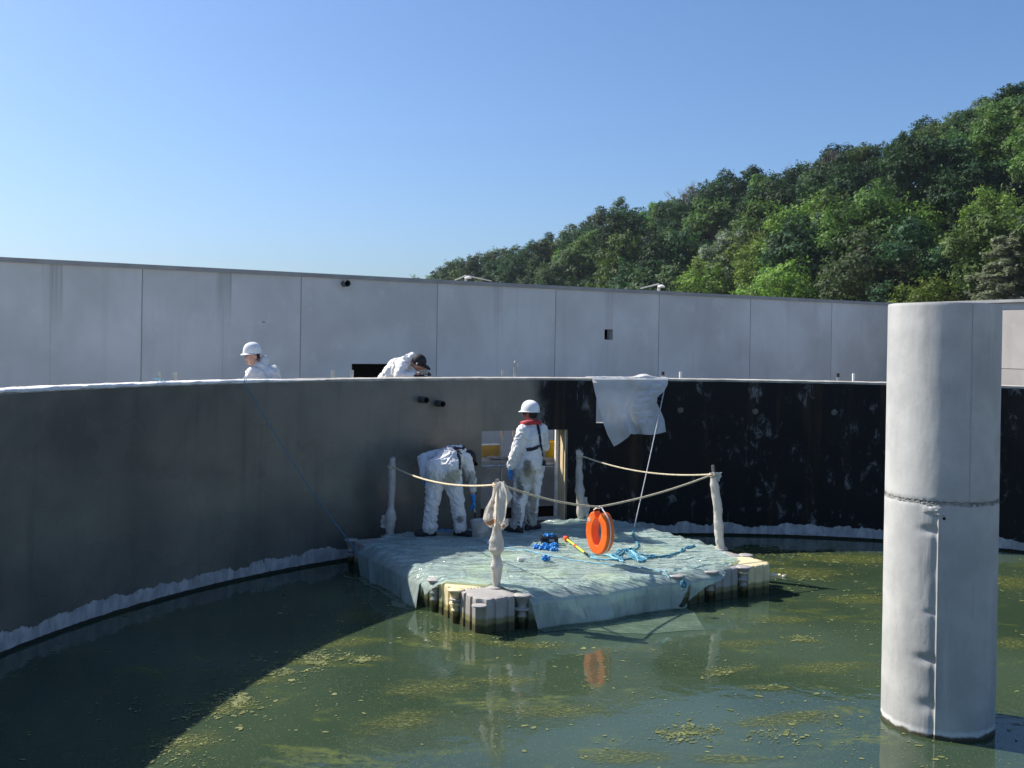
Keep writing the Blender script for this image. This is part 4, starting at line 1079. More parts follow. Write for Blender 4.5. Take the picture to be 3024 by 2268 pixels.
mb = MB(); q = sh(1540, 1660, .022); Mq = Matrix.Rotation(R_(90), 3, 'Y'); Mq = Matrix.Rotation(R_(20), 3, 'Z') @ Mq
mb.lathe([(.018, -.05), (.024, -.045), (.024, .03), (.010, .045), (.010, .06)], 14, q, Mq); tag(obj('white_bottle', mb, m_wp), 'tiny white bottle lying on the sheet right of the front post', 'bottle')
mb = MB(); q = sh(1448, 1606, .02)
mb.ball(q, .03, 8, (1.6, .8, .7)); mb.ball(q + Vector((.09, .02, 0)), .022, 8, (1.2, .8, .7)); tag(obj('foil_scrap', mb, m_foil), 'crumpled white scrap on the shaded sheet left of the front post', 'scrap')
mb = MB(); q = sh(1310, 1572, .012); mb.grid(lambda a, b: q + Vector(((a - .5) * .19, (b - .5) * .14, .02 * fbm(a * 4, b * 4, 1) + .012)), 12, 8); tag(obj('blue_cloth', mb, m_glove), 'flat blue rag lying between the feet of the bending worker', 'rag')
# little thing drifting on the water right of the dock
q = at_z(2312, 1704, .0); mb = MB(); mb.lathe([(.001, -.02), (.02, -.012), (.024, .02), (.012, .035), (.009, .05), (.001, .052)], 12, q, Matrix.Rotation(.9, 3, 'Y'))
mb.tube([q + Vector((-.02, 0, .012)), q + Vector((-.20, .02, .006))], .012, 6)
tag(obj('drifting_bottle', mb, m_wrap), 'small pale bottle drifting on the water right of the dock', 'bottle')

# ================================================================== scaffold behind the wall, seen through the opening
m_tube = simple('scaffold_tube', (.42, .42, .41), .4, 10, .2, .1, .55); m_plank = simple('grey_plank', (.30, .28, .25), .8, 6, .25, .3)
m_yel = simple('yellow_plastic', (.72, .42, .015), .4, 6, .08, .05); m_ywood = simple('yellow_board', (.42, .28, .06), .65, 5, .2, .1)
WZ = 1.20
walk = thing('scaffold_walkway', tuple(tank_pt(R_(-25), TR + .9, 0)), 'grey scaffold walkway along the outside of the tank', 'scaffold')
seg = [R_(x) for x in range(-66, 24, 9)]
for a, b in zip(seg[:-1], seg[1:]):
    for k in range(2):
        r0_, r1_ = TR + WALLT + .12 + k * .30, TR + WALLT + .12 + k * .30 + .285
        mb = MB(); e = .0015
        pts = [tank_pt(a + e, r0_, 0), tank_pt(b - e, r0_, 0), tank_pt(b - e, r1_, 0), tank_pt(a + e, r1_, 0)]
        mb.add([p_ + Vector((0, 0, WZ - .05)) for p_ in pts] + [p_ + Vector((0, 0, WZ)) for p_ in pts], [(3, 2, 1, 0), (4, 5, 6, 7), (0, 1, 5, 4), (1, 2, 6, 5), (2, 3, 7, 6), (3, 0, 4, 7)])
        obj('plank', mb, m_plank, walk, smooth=False)
for r_ in (TR + WALLT + .10, TR + WALLT + .72):
    mb = MB(); mb.tube([tank_pt(a, r_, WZ - .085) for a in np.linspace(seg[0], seg[-1], 60)], .03, 8); obj('ledger', mb, m_tube, walk)
G_P = 'scaffold standards showing above the rim'
def standard(x, y, label, m=m_tube, r=.024, rr=.22, capm=None, grp=G_P):
    p_ = at_tank(x, y, TR + WALLT + rr); st = thing('scaffold_standard', (p_.x, p_.y, -.35), label, 'scaffold pole', grp)
    mb = MB(); mb.lathe([(r, -.34), (r, p_.z), (r * .8, p_.z), (r * .8, p_.z - .05)], 12, (p_.x, p_.y, 0)); obj('tube', mb, m, st)
    mb = MB(); mb.box((p_.x, p_.y, -.335), (.15, .15, .012)); obj('base_plate', mb, m, st, smooth=False)
    if capm: mb = MB(); mb.lathe([(r + .002, p_.z - .06), (r + .002, p_.z + .004), (.001, p_.z + .005)], 12, (p_.x, p_.y, 0)); obj('sleeve', mb, capm, st)
    return st
standard(471, 1098, 'grey scaffold tube above the rim with the blue strap at its foot')
standard(518, 1098, 'grey scaffold tube just right of the blue strap on the rim')
standard(983, 1093, 'grey scaffold tube left of the dark opening in the rear wall')
standard(1040, 1093, 'grey scaffold tube in front of the left edge of the dark opening')
standard(1485, 1092, 'grey scaffold tube left of the one with the ring on top')
sr = standard(1521, 1084, 'grey scaffold tube with a wire ring on its top')
pr_ = at_tank(1524, 1080, TR + WALLT + .22); mb = MB(); mb.tube([pr_ + Vector((.035 * math.cos(w_), .02 * math.sin(w_ * 2), .02 + .055 * math.sin(w_))) for w_ in np.linspace(-1.5, 5.2, 22)], .007, 6); mb.tube([pr_ + Vector((.02, 0, .04 + .03 * k)) for k in range(2)], .007, 6); obj('wire_ring', mb, m_tube, sr)
standard(1958, 1098, 'scaffold tube with a black sleeve beside the right end of the tarp', capm=m_blk)
standard(2010, 1098, 'cream scaffold tube with a red spot right of the tarp', m_white, capm=None)
standard(2475, 1103, 'scaffold tube with a black sleeve near the column', capm=m_blk)
standard(2521, 1103, 'cream scaffold tube nearest the column', m_white)
mb = MB(); q = at_tank(470, 1120, TR + .16); q.z = RIM + .022
mb.grid(lambda a, b: q + Vector(((a - .45) * .15, (b - .5) * .1, .012 + .03 * (1 - a) + .012 * fbm(a * 5, b * 5, 2))), 10, 6); tag(obj('blue_strap', mb, m_blue), 'crumpled blue strap lying on the left part of the rim', 'strap')
# things on the walkway
def wk(x, y, rr=.45): p_ = at_tank(x, y, TR + WALLT + rr); return Vector((p_.x, p_.y, WZ))
q = wk(1630, 1338, .36); yb_ = thing('yellow_bucket', tuple(q), 'yellow plastic bucket standing on the scaffold behind the window opening', 'bucket')
mb = MB(); mb.lathe([(.105, .001), (.11, .01), (.125, .215), (.133, .217), (.134, .262), (.127, .265), (.122, .25), (.108, .03), (.001, .025)], 28, q); obj('pail', mb, m_yel, yb_)
mb = MB(); Mr = Matrix.Rotation(R_(-8), 3, 'Z'); mb.tube([q + Mr @ Vector((.13 * math.cos(w_), .02, .25 + .14 * math.sin(w_))) for w_ in np.linspace(0, math.pi, 18)], .004, 6); obj('handle', mb, m_tube, yb_)
q = wk(1446, 1336, .62); Mt = Matrix.Rotation(-tank_th(q), 3, 'Z'); yx = thing('yellow_box', tuple(q), 'long yellow board box on the scaffold at the left of the opening', 'box')
mb = MB(); mb.box(q + Vector((-.12, 0, .095)), (.56, .12, .18), Mt); obj('box_body', mb, m_ywood, yx, smooth=False)
mb = MB(); mb.box(q + Vector((-.12, 0, .192)), (.57, .13, .012), Mt); obj('top_lath', mb, m_white, yx, smooth=False)
q = wk(1490, 1336, .28); mb = MB(); Mt = Matrix.Rotation(-tank_th(q) + .15, 3, 'Z'); mb.box(q + Vector((0, 0, .022)), (.52, .22, .028), Mt @ Matrix.Rotation(.04, 3, 'Y')); tag(obj('loose_board', mb, m_plank, smooth=False), 'loose grey board lying on the scaffold behind the standing worker', 'board')
m_tape = simple('red_tape', (.75, .05, .07), .5, 9, .1, 0)
def inner_pole(x, label, tape=None, rr=.55, r=.021, z1=2.45):
    p_ = at_tank(x, 1400, TR + WALLT + rr); st = thing('prop_tube', (p_.x, p_.y, -.35), label, 'scaffold pole', 'props seen through the opening')
    mb = MB(); mb.lathe([(r, -.34), (r, z1), (.001, z1 + .001)], 12, (p_.x, p_.y, 0)); obj('tube', mb, m_white, st)
    if tape: mb = MB(); mb.lathe([(r + .012, tape - .06), (r + .014, tape), (r + .011, tape + .06)], 12, (p_.x, p_.y, 0)); obj('tape_wrap', mb, m_tape, st)
inner_pole(1480, 'pale prop tube with red tape seen through the left of the opening', 1.62)
inner_pole(1519, 'pale prop tube with red tape close behind the standing worker', 1.58, .62)
# concrete upstand and paper on the ground side
mb = MB(); q0_ = at_tank(1560, 1450, TR + WALLT + .95); Mt = Matrix.Rotation(-tank_th(q0_), 3, 'Z'); q0_.z = 0
mb.box(q0_ + Vector((0, 0, .64)), (3.4, .06, .66), Mt); m_bd = simple('grey_site_board', (.60, .59, .58), .8, 4, .12, .15)
tag(obj('site_board', mb, m_bd, smooth=False), 'grey board screen below the scaffold seen through the opening', 'board')
mb = MB(); q1_ = Vector((q0_.x, q0_.y, 0)) + Vector((0, .06, 0)); mb.box(q1_ + Vector((0, 0, -.02)), (3.6, .05, .64), Mt); m_rust = simple('dark_brown_board', (.035, .022, .018), .8, 4, .2, .2)
tag(obj('lower_board', mb, m_rust, smooth=False), 'dark brown board behind the foot of the opening', 'board')

# ================================================================== lamps beyond the wall
m_lamp = simple('lamp_paint', (.50, .50, .46), .5, 6, .1, .05)
def lamp(px, arms, label, Y):
    hub = at_y(px[0], px[1], Y); st = thing('street_lamp', (hub.x, hub.y, -.35), label, 'street lamp', 'street lamps beyond the rear wall')
    mb = MB(); mb.lathe([(.09, -.35), (.06, hub.z)], 12, (hub.x, hub.y, 0)); obj('pole', mb, m_lamp, st)
    for (ax_, ay_) in arms:
        e = at_y(ax_, ay_, Y); mb = MB(); mb.tube([hub, e], [.035, .022], 8); obj('arm', mb, m_lamp, st)
    mb = MB(); q = hub + Vector((.10, 0, -.10)); mb.lathe([(.17, -.03), (.16, .02), (.07, .07), (.02, .08)], 16, q); obj('lamp_head', mb, m_white, st)
lamp((1376, 814), [(1342, 828), (1452, 830)], 'street lamp with two slanting arms peeping over the middle of the rear wall', 48)
lamp((1946, 839), [(1890, 852)], 'street lamp with one slanting arm peeping over the right half of the rear wall', 44)
# ================================================================== people
def skin_mat(name, col):
    t = NT(name); c = t.coord()
    cc = t.mix(t.mapr(t.noise(c, 14, 4), .3, .7), tuple(k * .85 for k in col), tuple(k * 1.12 for k in col))
    return t.done(t.pbr(cc, .5, t.bump(t.noise(c, 60, 3), .1, .003)))
m_skin = skin_mat('skin', (.56, .33, .25)); m_skin_tan = skin_mat('tanned_skin', (.36, .19, .13))
m_hair = simple('dark_hair', (.018, .014, .011), .7, 40, .3, .5); m_boot = simple('black_boot', (.012, .012, .014), .5, 20, .2, .2)
m_helm = simple('white_helmet', (.78, .79, .79), .28, 6, .03, .02); m_strap = simple('black_webbing', (.010, .011, .018), .7, 40, .2, .3)
m_redc = simple('red_collar', (.42, .028, .035), .6, 20, .2, .3); m_cap = simple('black_cap', (.010, .011, .016), .75, 30, .25, .3)
m_dkgl = simple('dark_glove', (.014, .015, .022), .55, 30, .3, .3); m_lens = simple('clear_lens', (.45, .5, .52), .15, 5, .05, 0)
def suit_mat(name, stains=()):
    t = NT(name); c = t.coord()
    cc = t.mix(t.mapr(t.noise(c, 4, 5), .3, .7), (.74, .74, .73), (.84, .84, .83))
    for (p, r, col, amt, sc) in stains:
        vm = t.n('VectorMath', operation='SUBTRACT'); t.set(vm.inputs[0], c); vm.inputs[1].default_value = p
        vs = t.n('VectorMath', operation='MULTIPLY'); t.set(vs.inputs[0], vm.outputs[0]); vs.inputs[1].default_value = tuple(1 / k for k in r)
        ln = t.n('VectorMath', operation='LENGTH'); t.set(ln.inputs[0], vs.outputs[0])
        d = t.math('ADD', ln.outputs['Value'], t.math('MULTIPLY_ADD', t.noise(c, sc, 6, .68, .6), 1.7, -.85))
        cc = t.mix(t.math('MULTIPLY', t.mapr(d, 1.05, .55), amt), cc, col)
    nr = t.bump(t.noise(t.scale(c, (1, 1, .6)), 16, 4, .6, 1.4), .45, .02)
    p = t.pbr(cc, .62, nr); tl = t.n('BsdfTranslucent'); t.set(tl.inputs[0], cc)
    m1 = t.n('MixShader'); m1.inputs[0].default_value = .12; t.t.links.new(p, m1.inputs[1]); t.t.links.new(tl.outputs[0], m1.inputs[2])
    return t.done(m1.outputs[0])

def cone_chain(mb, pts, rads, n=14):
    for p, r in zip(pts, rads): mb.ball(p, r, 8)
    for (a, b, ra, rb) in zip(pts[:-1], pts[1:], rads[:-1], rads[1:]):
        a, b = Vector(a), Vector(b)
        if (b - a).length < 1e-5: continue
        mb.tube([a, b], [ra, rb], n)
def voxel(mb, name, size, smooth=2, it=4):
    me = mb.mesh(name, True)
    o = bpy.data.objects.new('tmp_' + name, me); COL.objects.link(o)
    md = o.modifiers.new('r', 'REMESH'); md.mode = 'VOXEL'; md.voxel_size = size; md.use_smooth_shade = True
    if smooth:
        ms = o.modifiers.new('s', 'SMOOTH'); ms.factor = .5; ms.iterations = it
    dg = bpy.context.evaluated_depsgraph_get(); out = bpy.data.meshes.new_from_object(o.evaluated_get(dg)); out.name = name
    bpy.data.objects.remove(o); bpy.data.meshes.remove(me)
    out.polygons.foreach_set('use_smooth', [True] * len(out.polygons)); return out
def crease(me, amp=.010, seed=0, sc=7.0, dirs=None):
    n = len(me.vertices); no = [v.normal.copy() for v in me.vertices]
    for v, nn in zip(me.vertices, no):
        p = v.co
        h = 0.0
        q = Vector((p.x * sc, p.y * sc, p.z * sc * 1.5 + 1.2 * noise.noise(Vector((p.x * 5, p.y * 5, seed)))))
        h += max(0, 1 - abs(noise.noise(q + Vector((seed, 0, 0)))) * 5.0) ** 1.6 * amp * 1.3
        q2 = Vector((p.x * sc * 1.6 + p.z * sc * .8, p.y * sc * 1.6, p.z * sc * .9))
        h += max(0, 1 - abs(noise.noise(q2 + Vector((0, seed, 3)))) * 4.6) ** 1.3 * amp * 1.0
        h += noise.noise(p * 3.0 + Vector((seed, 1, 1))) * amp * .8
        v.co = p + nn * (h - amp * .35)
    me.update()
def frame(face, up):
    # columns: right (person's left is -x), forward, up
    f = Vector(face).normalized(); u = Vector(up); u = (u - f * u.dot(f)).normalized(); r = f.cross(u).normalized()
    return Matrix((r, f, u)).transposed()
def head_shape(mb, c, M, s=1.0):
    c = Vector(c)
    def P(x, y, z): return c + M @ Vector((x * s, y * s, z * s))
    def B(p, r, sc): mb.ball(P(*p), r * s, 10, sc, M)
    B((0, -.012, .035), .090, (.86, 1.06, 1.0))       # skull
    B((0, .022, -.025), .072, (.88, .95, 1.15))       # face
    B((0, .040, -.080), .042, (1.0, .9, .8))          # chin and jaw
    B((.035, .005, -.060), .045, (.7, 1.0, .9)); B((-.035, .005, -.060), .045, (.7, 1.0, .9))
    mb.tube([P(0, .088, .012), P(0, .108, -.022), P(0, .096, -.034)], [.010 * s, .014 * s, .012 * s], 10); B((0, .104, -.026), .0155, (1.05, 1, .85))
    B((.030, .080, .024), .017, (1.35, .6, .55)); B((-.030, .080, .024), .017, (1.35, .6, .55))   # brow
    B((.034, .076, -.022), .020, (1, .7, .8)); B((-.034, .076, -.022), .020, (1, .7, .8))          # cheek
    B((0, .090, -.053), .013, (1.7, .7, .42)); B((0, .086, -.064), .012, (1.6, .7, .5))            # lips
    for sx in (-1, 1): B((sx * .079, -.005, -.008), .030, (.32, .62, 1.0))                          # ears
def face_bits(root, c, M, s=1.0, hair=True, brows=True):
    c = Vector(c); P = lambda x, y, z: c + M @ Vector((x * s, y * s, z * s))
    for sx in (-1, 1):
        mb = MB(); mb.ball(P(sx * .031, .078, .004), .0105 * s, 8, (1.2, .8, .8), M); e = obj('eye', mb, m_helm, root)
        m2 = MB(); m2.ball(P(sx * .031, .0865, .004), .0048 * s, 6, (1, .6, 1), M); obj('iris', m2, m_hair, e)
        if brows:
            mb = MB(); mb.tube([P(sx * .014, .092, .022), P(sx * .032, .091, .027), P(sx * .050, .080, .022)], [.004 * s, .0055 * s, .003 * s], 6); obj('eyebrow', mb, m_hair, root)
    mb = MB(); mb.tube([P(-.022, .090, -.0585), P(0, .099, -.0575), P(.022, .090, -.0585)], [.002 * s, .0026 * s, .002 * s], 6); obj('mouth', mb, simple('lip_line', (.16, .05, .04), .6, 9, .1, 0), root)
def hard_hat(root, c, M, s=1.0, peak=.034):
    c = Vector(c); mb = MB()
    M4 = M
    R1, R2, H = .112, .135, .128
    n = 40; prof = [(1.0, 0), (.995, .025), (.965, .055), (.90, .084), (.78, .110), (.60, .129), (.40, .140), (.2, .146), (.001, .148)]
    vs = []
    for (r, z) in prof:
        for j in range(n):
            w_ = 2 * math.pi * j / n; x, y = math.cos(w_) * R1 * r, math.sin(w_) * R2 * r
            rid = .007 * math.exp(-(x / .022) ** 2) * (1 if z > .03 else 0)
            vs.append(c + M @ (Vector((x, y, z + rid)) * s))
    fs = [(i * n + j, i * n + (j + 1) % n, (i + 1) * n + (j + 1) % n, (i + 1) * n + j) for i in range(len(prof) - 1) for j in range(n)]
    mb.add(vs, fs); shell = obj('hard_hat', mb, m_helm, root)
    # brim with peak in front
    mb = MB(); vs = []
    for (k, zz) in ((0, .006), (1, .0), (1, -.006), (0, -.002)):
        for j in range(n):
            w_ = 2 * math.pi * j / n; fr = max(0, math.sin(w_)) ** 2.2; ext = (.007 + peak * fr) if k else -.002
            x, y = math.cos(w_) * (R1 + ext * (1 if not k else .95)), math.sin(w_) * (R2 + ext)
            vs.append(c + M @ (Vector((x, y, zz - .014 * fr * k)) * s))
    fs = [(i * n + j, i * n + (j + 1) % n, ((i + 1) % 4) * n + (j + 1) % n, ((i + 1) % 4) * n + j) for i in range(4) for j in range(n)]
    mb.add(vs, fs); obj('brim', mb, m_helm, shell)
    mb = MB()
    mb.lathe([(.103, -.012), (.106, .004)], 28, c, M, s, s * 1.2); obj('headband', mb, m_strap, shell)
    return shell
def glove(root, wrist, M, m, curl=.5, s=1.0, name='glove', spread=.0, mirror=1):
    # M columns: x across the palm, y along the fingers, z out of the back of the hand
    mb = MB(); w0 = Vector(wrist); P = lambda x, y, z: w0 + M @ Vector((x * mirror * s, y * s, z * s))
    cone_chain(mb, [P(0, -.045, 0), P(0, 0, 0)], [.036 * s, .031 * s], 12)
    for x in (-.028, -.010, .010, .028): cone_chain(mb, [P(x * .55, .01, 0), P(x, .085, 0)], [.020 * s, .0155 * s], 10)
    for (x, L, a) in ((-.030, .062, 1.0), (-.010, .078, .9), (.011, .082, .95), (.031, .072, 1.05)):
        p = Vector((x, .088, 0)); ang = 0; pts = [P(*p)]
        for k, f in enumerate((.45, .32, .23)):
            ang += curl * a * (.75 if k == 0 else .95)
            p = p + Vector((x * spread * 2, math.cos(ang) * L * f, -math.sin(ang) * L * f)); pts.append(P(*p))
        cone_chain(mb, pts, [.0105 * s, .0100 * s, .0092 * s, .0080 * s], 8)
    tp = [P(.026, .022, -.004), P(.048, .052, -.016), P(.046, .082, -.034 - .01 * curl), P(.036, .104, -.044 - .012 * curl)]
    cone_chain(mb, tp, [.016 * s, .0135 * s, .0115 * s, .0095 * s], 8)
    me = voxel(mb, name, .0042, 1, 2); return link(name, me, m, root)
def boot(root, ank, toe_dir, m=None):
    a = Vector(ank); d = Vector(toe_dir).normalized(); sd = Vector((d.y, -d.x, 0)); mb = MB(); z0 = a.z - .085
    F = lambda f, s, z: Vector((a.x, a.y, z0)) + d * f + sd * s + Vector((0, 0, z))
    cone_chain(mb, [F(-.02, 0, .15), F(-.02, 0, .07)], [.052, .055])
    cone_chain(mb, [F(-.06, 0, .045), F(.05, 0, .05), F(.13, .0, .042), F(.175, 0, .036)], [.045, .050, .046, .034])
    cone_chain(mb, [F(-.07, 0, .018), F(.06, 0, .018), F(.15, 0, .018)], [.040, .045, .042])
    me = voxel(mb, 'boot', .009, 1, 3)
    for v in me.vertices:
        if v.co.z < z0 + .004: v.co.z = z0 + .004
    return link('boot', me, m or m_boot, root)
def strap(root, bvh, pts, dirv, wid=.021, name='strap', m=None, lift=.006):
    d = Vector(dirv).normalized(); P = []
    fine = []
    for a, b in zip(pts[:-1], pts[1:]):
        for k in range(8): fine.append(Vector(a).lerp(Vector(b), k / 8))
    fine.append(Vector(pts[-1])); N_ = []
    for p in fine:
        h = bvh.ray_cast(p - d * 2.0, d)
        if h[0] is None: continue
        n_ = h[1] if h[1].dot(d) < 0 else -h[1]
        P.append(h[0] + n_ * lift); N_.append(n_)
    # smooth
    for _ in range(2): P = [P[0]] + [(P[i - 1] + P[i] * 2 + P[i + 1]) / 4 for i in range(1, len(P) - 1)] + [P[-1]]
    mb = MB(); vs = []
    for i, p in enumerate(P):
        t_ = (P[min(i + 1, len(P) - 1)] - P[max(i - 1, 0)]).normalized(); b = t_.cross(N_[i]).normalized()
        for (u_, h_) in ((-1, 0), (1, 0), (1, .005), (-1, .005)): vs.append(p + b * wid * u_ + N_[i] * h_)
    fs = [(i * 4 + j, i * 4 + (j + 1) % 4, (i + 1) * 4 + (j + 1) % 4, (i + 1) * 4 + j) for i in range(len(P) - 1) for j in range(4)]
    mb.add(vs, fs); return obj(name, mb, m or m_strap, root, smooth=False)
def bvh_of(me): return BVHTree.FromPolygons([v.co.copy() for v in me.vertices], [tuple(p.vertices) for p in me.polygons])

def person(origin, J, label, suit_m, skin_m, head, glv=(), boots=(), forearms=(), seed=1, suit_scale=1.0, hood=None, cut=None, amp=.010, body_extra=()):
    """J: dict of joints in local coordinates (x to image right, y away, z up from the feet)"""
    O = Vector(origin); W = {k: O + Vector(v) for k, v in J.items()}
    hc, hM = O + Vector(head[0]), head[1]
    # continuous body under the clothes
    mb = MB()
    cone_chain(mb, [W['pelvis'], W['belly'], W['chest'], W['neckb']], [.125, .115, .125, .075])
    cone_chain(mb, [W['neckb'], hc - hM @ Vector((0, .012, .05))], [.062, .056])
    for s in 'LR':
        cone_chain(mb, [W['hip' + s], W['knee' + s], W['ank' + s]], [.080, .052, .040]); cone_chain(mb, [W['ank' + s] + Vector((0, 0, -.03)), W['ank' + s] + Vector((0, 0, -.05))], [.035, .035])
        cone_chain(mb, [W['chest'], W['sho' + s], W['elb' + s], W['wri' + s]], [.10, .062, .042, .031])
        e = (W['wri' + s] - W['elb' + s]).normalized(); cone_chain(mb, [W['wri' + s], W['wri' + s] + e * .08], [.029, .024])
    head_shape(mb, hc, hM)
    body = voxel(mb, 'person', .0085, 1, 2)
    root = tag(link('person', body, skin_m), label, 'person')
    # coverall
    mb = MB(); k = suit_scale
    cone_chain(mb, [W['pelvis'], W['belly'], W['chest'], W['neckb'].lerp(W['chest'], .25)], [.185 * k, .165 * k, .172 * k, .105 * k])
    sh_ = (W['shoR'] - W['shoL'])
    cone_chain(mb, [W['shoL'].lerp(W['chest'], .15), W['shoR'].lerp(W['chest'], .15)], [.098 * k, .098 * k])
    cone_chain(mb, [W['hipL'], W['hipR']], [.145 * k, .145 * k])
    for s in 'LR':
        a = W['ank' + s] + (W['knee' + s] - W['ank' + s]) * .06
        cone_chain(mb, [W['hip' + s], W['hip' + s].lerp(W['knee' + s], .5), W['knee' + s], W['knee' + s].lerp(a, .55), a], [.142 * k, .118 * k, .098 * k, .092 * k, .084 * k])
        cuff = W['wri' + s] if s not in forearms else W['elb' + s].lerp(W['wri' + s], .55)
        cone_chain(mb, [W['sho' + s], W['elb' + s], W['elb' + s].lerp(cuff, .6), cuff], [.092 * k, .074 * k, .064 * k, .056 * k])
    cone_chain(mb, [W['neckb'].lerp(W['chest'], .1), W['neckb']], [.092, .082])
    if hood:
        for (p, r, sc) in hood: mb.ball(O + Vector(p), r, 10, sc)
    for (p, r, sc) in body_extra: mb.ball(O + Vector(p), r, 10, sc)
    suit = voxel(mb, 'coverall', .0105, 1, 4); crease(suit, amp, seed)
    so_ = link('coverall', suit, suit_m, root)
    for (p, d) in boots: boot(root, O + Vector(p), d)
    return root, O, W, hc, hM, so_

# ---- standing worker at the opening
o4 = sh(1545, 1568, -.01); o4.z = DECK + .03
J4 = dict(pelvis=(.075, .03, .96), belly=(.085, .04, 1.12), chest=(.105, .06, 1.33), neckb=(.085, .07, 1.51),
          hipL=(.0, .0, .88), kneeL=(-.045, -.04, .50), ankL=(-.095, -.10, .085), hipR=(.145, .08, .88), kneeR=(.13, .10, .50), ankR=(.105, .09, .085),
          shoL=(-.02, -.03, 1.42), elbL=(-.125, -.07, 1.13), wriL=(-.185, -.05, .92), shoR=(.235, .13, 1.42), elbR=(.285, .27, 1.17), wriR=(.20, .48, 1.12))
M4 = frame((-.82, .50, -.10), (-.02, 0, 1))
st4 = [((o4.x + .045, o4.y - .14, o4.z + .90), (.085, .30, .145), (.075, .058, .028), .80, 9), ((o4.x - .06, o4.y - .06, o4.z + .60), (.075, .3, .20), (.040, .045, .038), .85, 12),
       ((o4.x + .13, o4.y, o4.z + .42), (.07, .3, .26), (.13, .12, .075), .75, 11), ((o4.x - .11, o4.y - .1, o4.z + .24), (.09, .3, .24), (.09, .09, .075), .70, 14), ((o4.x + .02, o4.y - .1, o4.z + .78), (.22, .3, .2), (.20, .19, .12), .55, 10),
       ((o4.x + .13, o4.y, o4.z + .18), (.10, .3, .16), (.16, .15, .10), .6, 14)]
r4, O4, W4, hc4, hM4, s4_ = person(o4, J4, 'person in stained white coverall and white hard hat standing at the opening', suit_mat('stained_coverall', st4), m_skin_tan,
    ((.075, .085, 1.655), M4), boots=(((-.10, -.11, .085), (-.75, .2, 0)), ((.105, .09, .085), (.55, .5, 0))), seed=3.0, amp=.012)
hard_hat(r4, hc4 + hM4 @ Vector((0, -.005, .032)), frame((-.82, .50, .02), (-.02, 0, 1)), 1.04)
face_bits(r4, hc4, hM4)
mb = MB(); hq = hc4 + hM4 @ Vector((.07, -.125, .062)); mb.box(hq, (.045, .006, .014), hM4 @ Matrix.Rotation(R_(-28), 3, 'Z')); obj('helmet_badge', mb, m_strap, r4, smooth=False)
mb = MB(); P = lambda x, y, z: hc4 + hM4 @ Vector((x, y, z))
mb.ball(P(0, -.030, .0), .083, 10, (.98, .95, 1.0), hM4); obj('hair', mb, m_hair, r4)
mb = MB(); mb.tube([P(-.082, .0, .008), P(-.078, .06, .008), P(-.05, .10, .004), P(0, .108, .004), P(.05, .10, .004), P(.078, .06, .008), P(.082, 0, .008)], .006, 6); g_ = obj('safety_glasses', mb, m_strap, r4)
for sx in (-1, 1): mb = MB(); mb.ball(P(sx * .034, .097, .002), .026, 8, (1.1, .25, .8), hM4); obj('lens', mb, m_lens, g_)
glove(r4, W4['wriL'] + Vector((-.012, 0, -.03)), Matrix((Vector((.35, .93, 0)), Vector((-.08, .0, -1)), Vector((-.93, .35, .07)))).transposed(), m_glove, .35, 1.0)
glove(r4, W4['wriR'] + Vector((-.03, .03, 0)), Matrix((Vector((0, .2, 1)), Vector((-.8, .6, 0)), Vector((.6, .8, -.1)))).transposed(), m_glove, .7, 1.0)
bv4 = bvh_of(s4_.data)
W4P = lambda x, z: O4 + Vector((x, 0, z))
strap(r4, bv4, [W4P(.175, 1.53), W4P(.20, 1.40), W4P(.225, 1.22), W4P(.25, 1.10), W4P(.265, 1.0)], (0, 1, 0), .020)
strap(r4, bv4, [W4P(.035, 1.16), W4P(.13, 1.18), W4P(.235, 1.225)], (0, 1, 0), .026, 'back_strap')
mb = MB(); cN = W4['neckb'] + Vector((.0, -.0, .0)); cp = []
for w_ in np.linspace(-2.5, 2.5, 30):
    d_ = frame((-.5, .86, 0), (0, 0, 1)) @ Vector((math.sin(w_) * .118, -math.cos(w_) * .105 , 0)); cp.append(cN + d_ + Vector((0, 0, .012 + .020 * math.cos(w_))))
mb.tube(cp, .042, 10, True, .85); obj('collar', mb, m_redc, r4)
mb = MB(); mb.tube([W4P(.285, 1.0) + Vector((0, .0, 0)), W4P(.275, .93)], [.022, .03], 8); obj('strap_end', mb, m_strap, r4)

# ---- worker bending down over the bucket, seen from behind
o3 = sh(1313, 1583, -.01); o3.z = DECK + .03
J3 = dict(pelvis=(-.03, .02, .93), belly=(.02, .20, 1.03), chest=(.07, .42, 1.03), neckb=(.17, .58, 1.00),
          hipL=(-.13, .05, .84), kneeL=(-.175, -.01, .46), ankL=(-.215, .0, .085), hipR=(.07, .06, .84), kneeR=(.165, .02, .46), ankR=(.215, .03, .085),
          shoL=(-.13, .42, 1.05), elbL=(-.335, .34, 1.02), wriL=(-.30, .16, .80), shoR=(.255, .44, 1.00), elbR=(.335, .46, .72), wriR=(.365, .44, .46))
M3 = frame((.52, .42, -.75), (.50, .55, .60))
st3 = [((o3.x + .10, o3.y - .1, o3.z + .82), (.13, .3, .17), (.30, .28, .19), .7, 11), ((o3.x + .33, o3.y + .45, o3.z + .72), (.10, .3, .15), (.17, .165, .16), .65, 13), ((o3.x + .21, o3.y, o3.z + .24), (.07, .2, .07), (.06, .06, .06), .8, 20)]
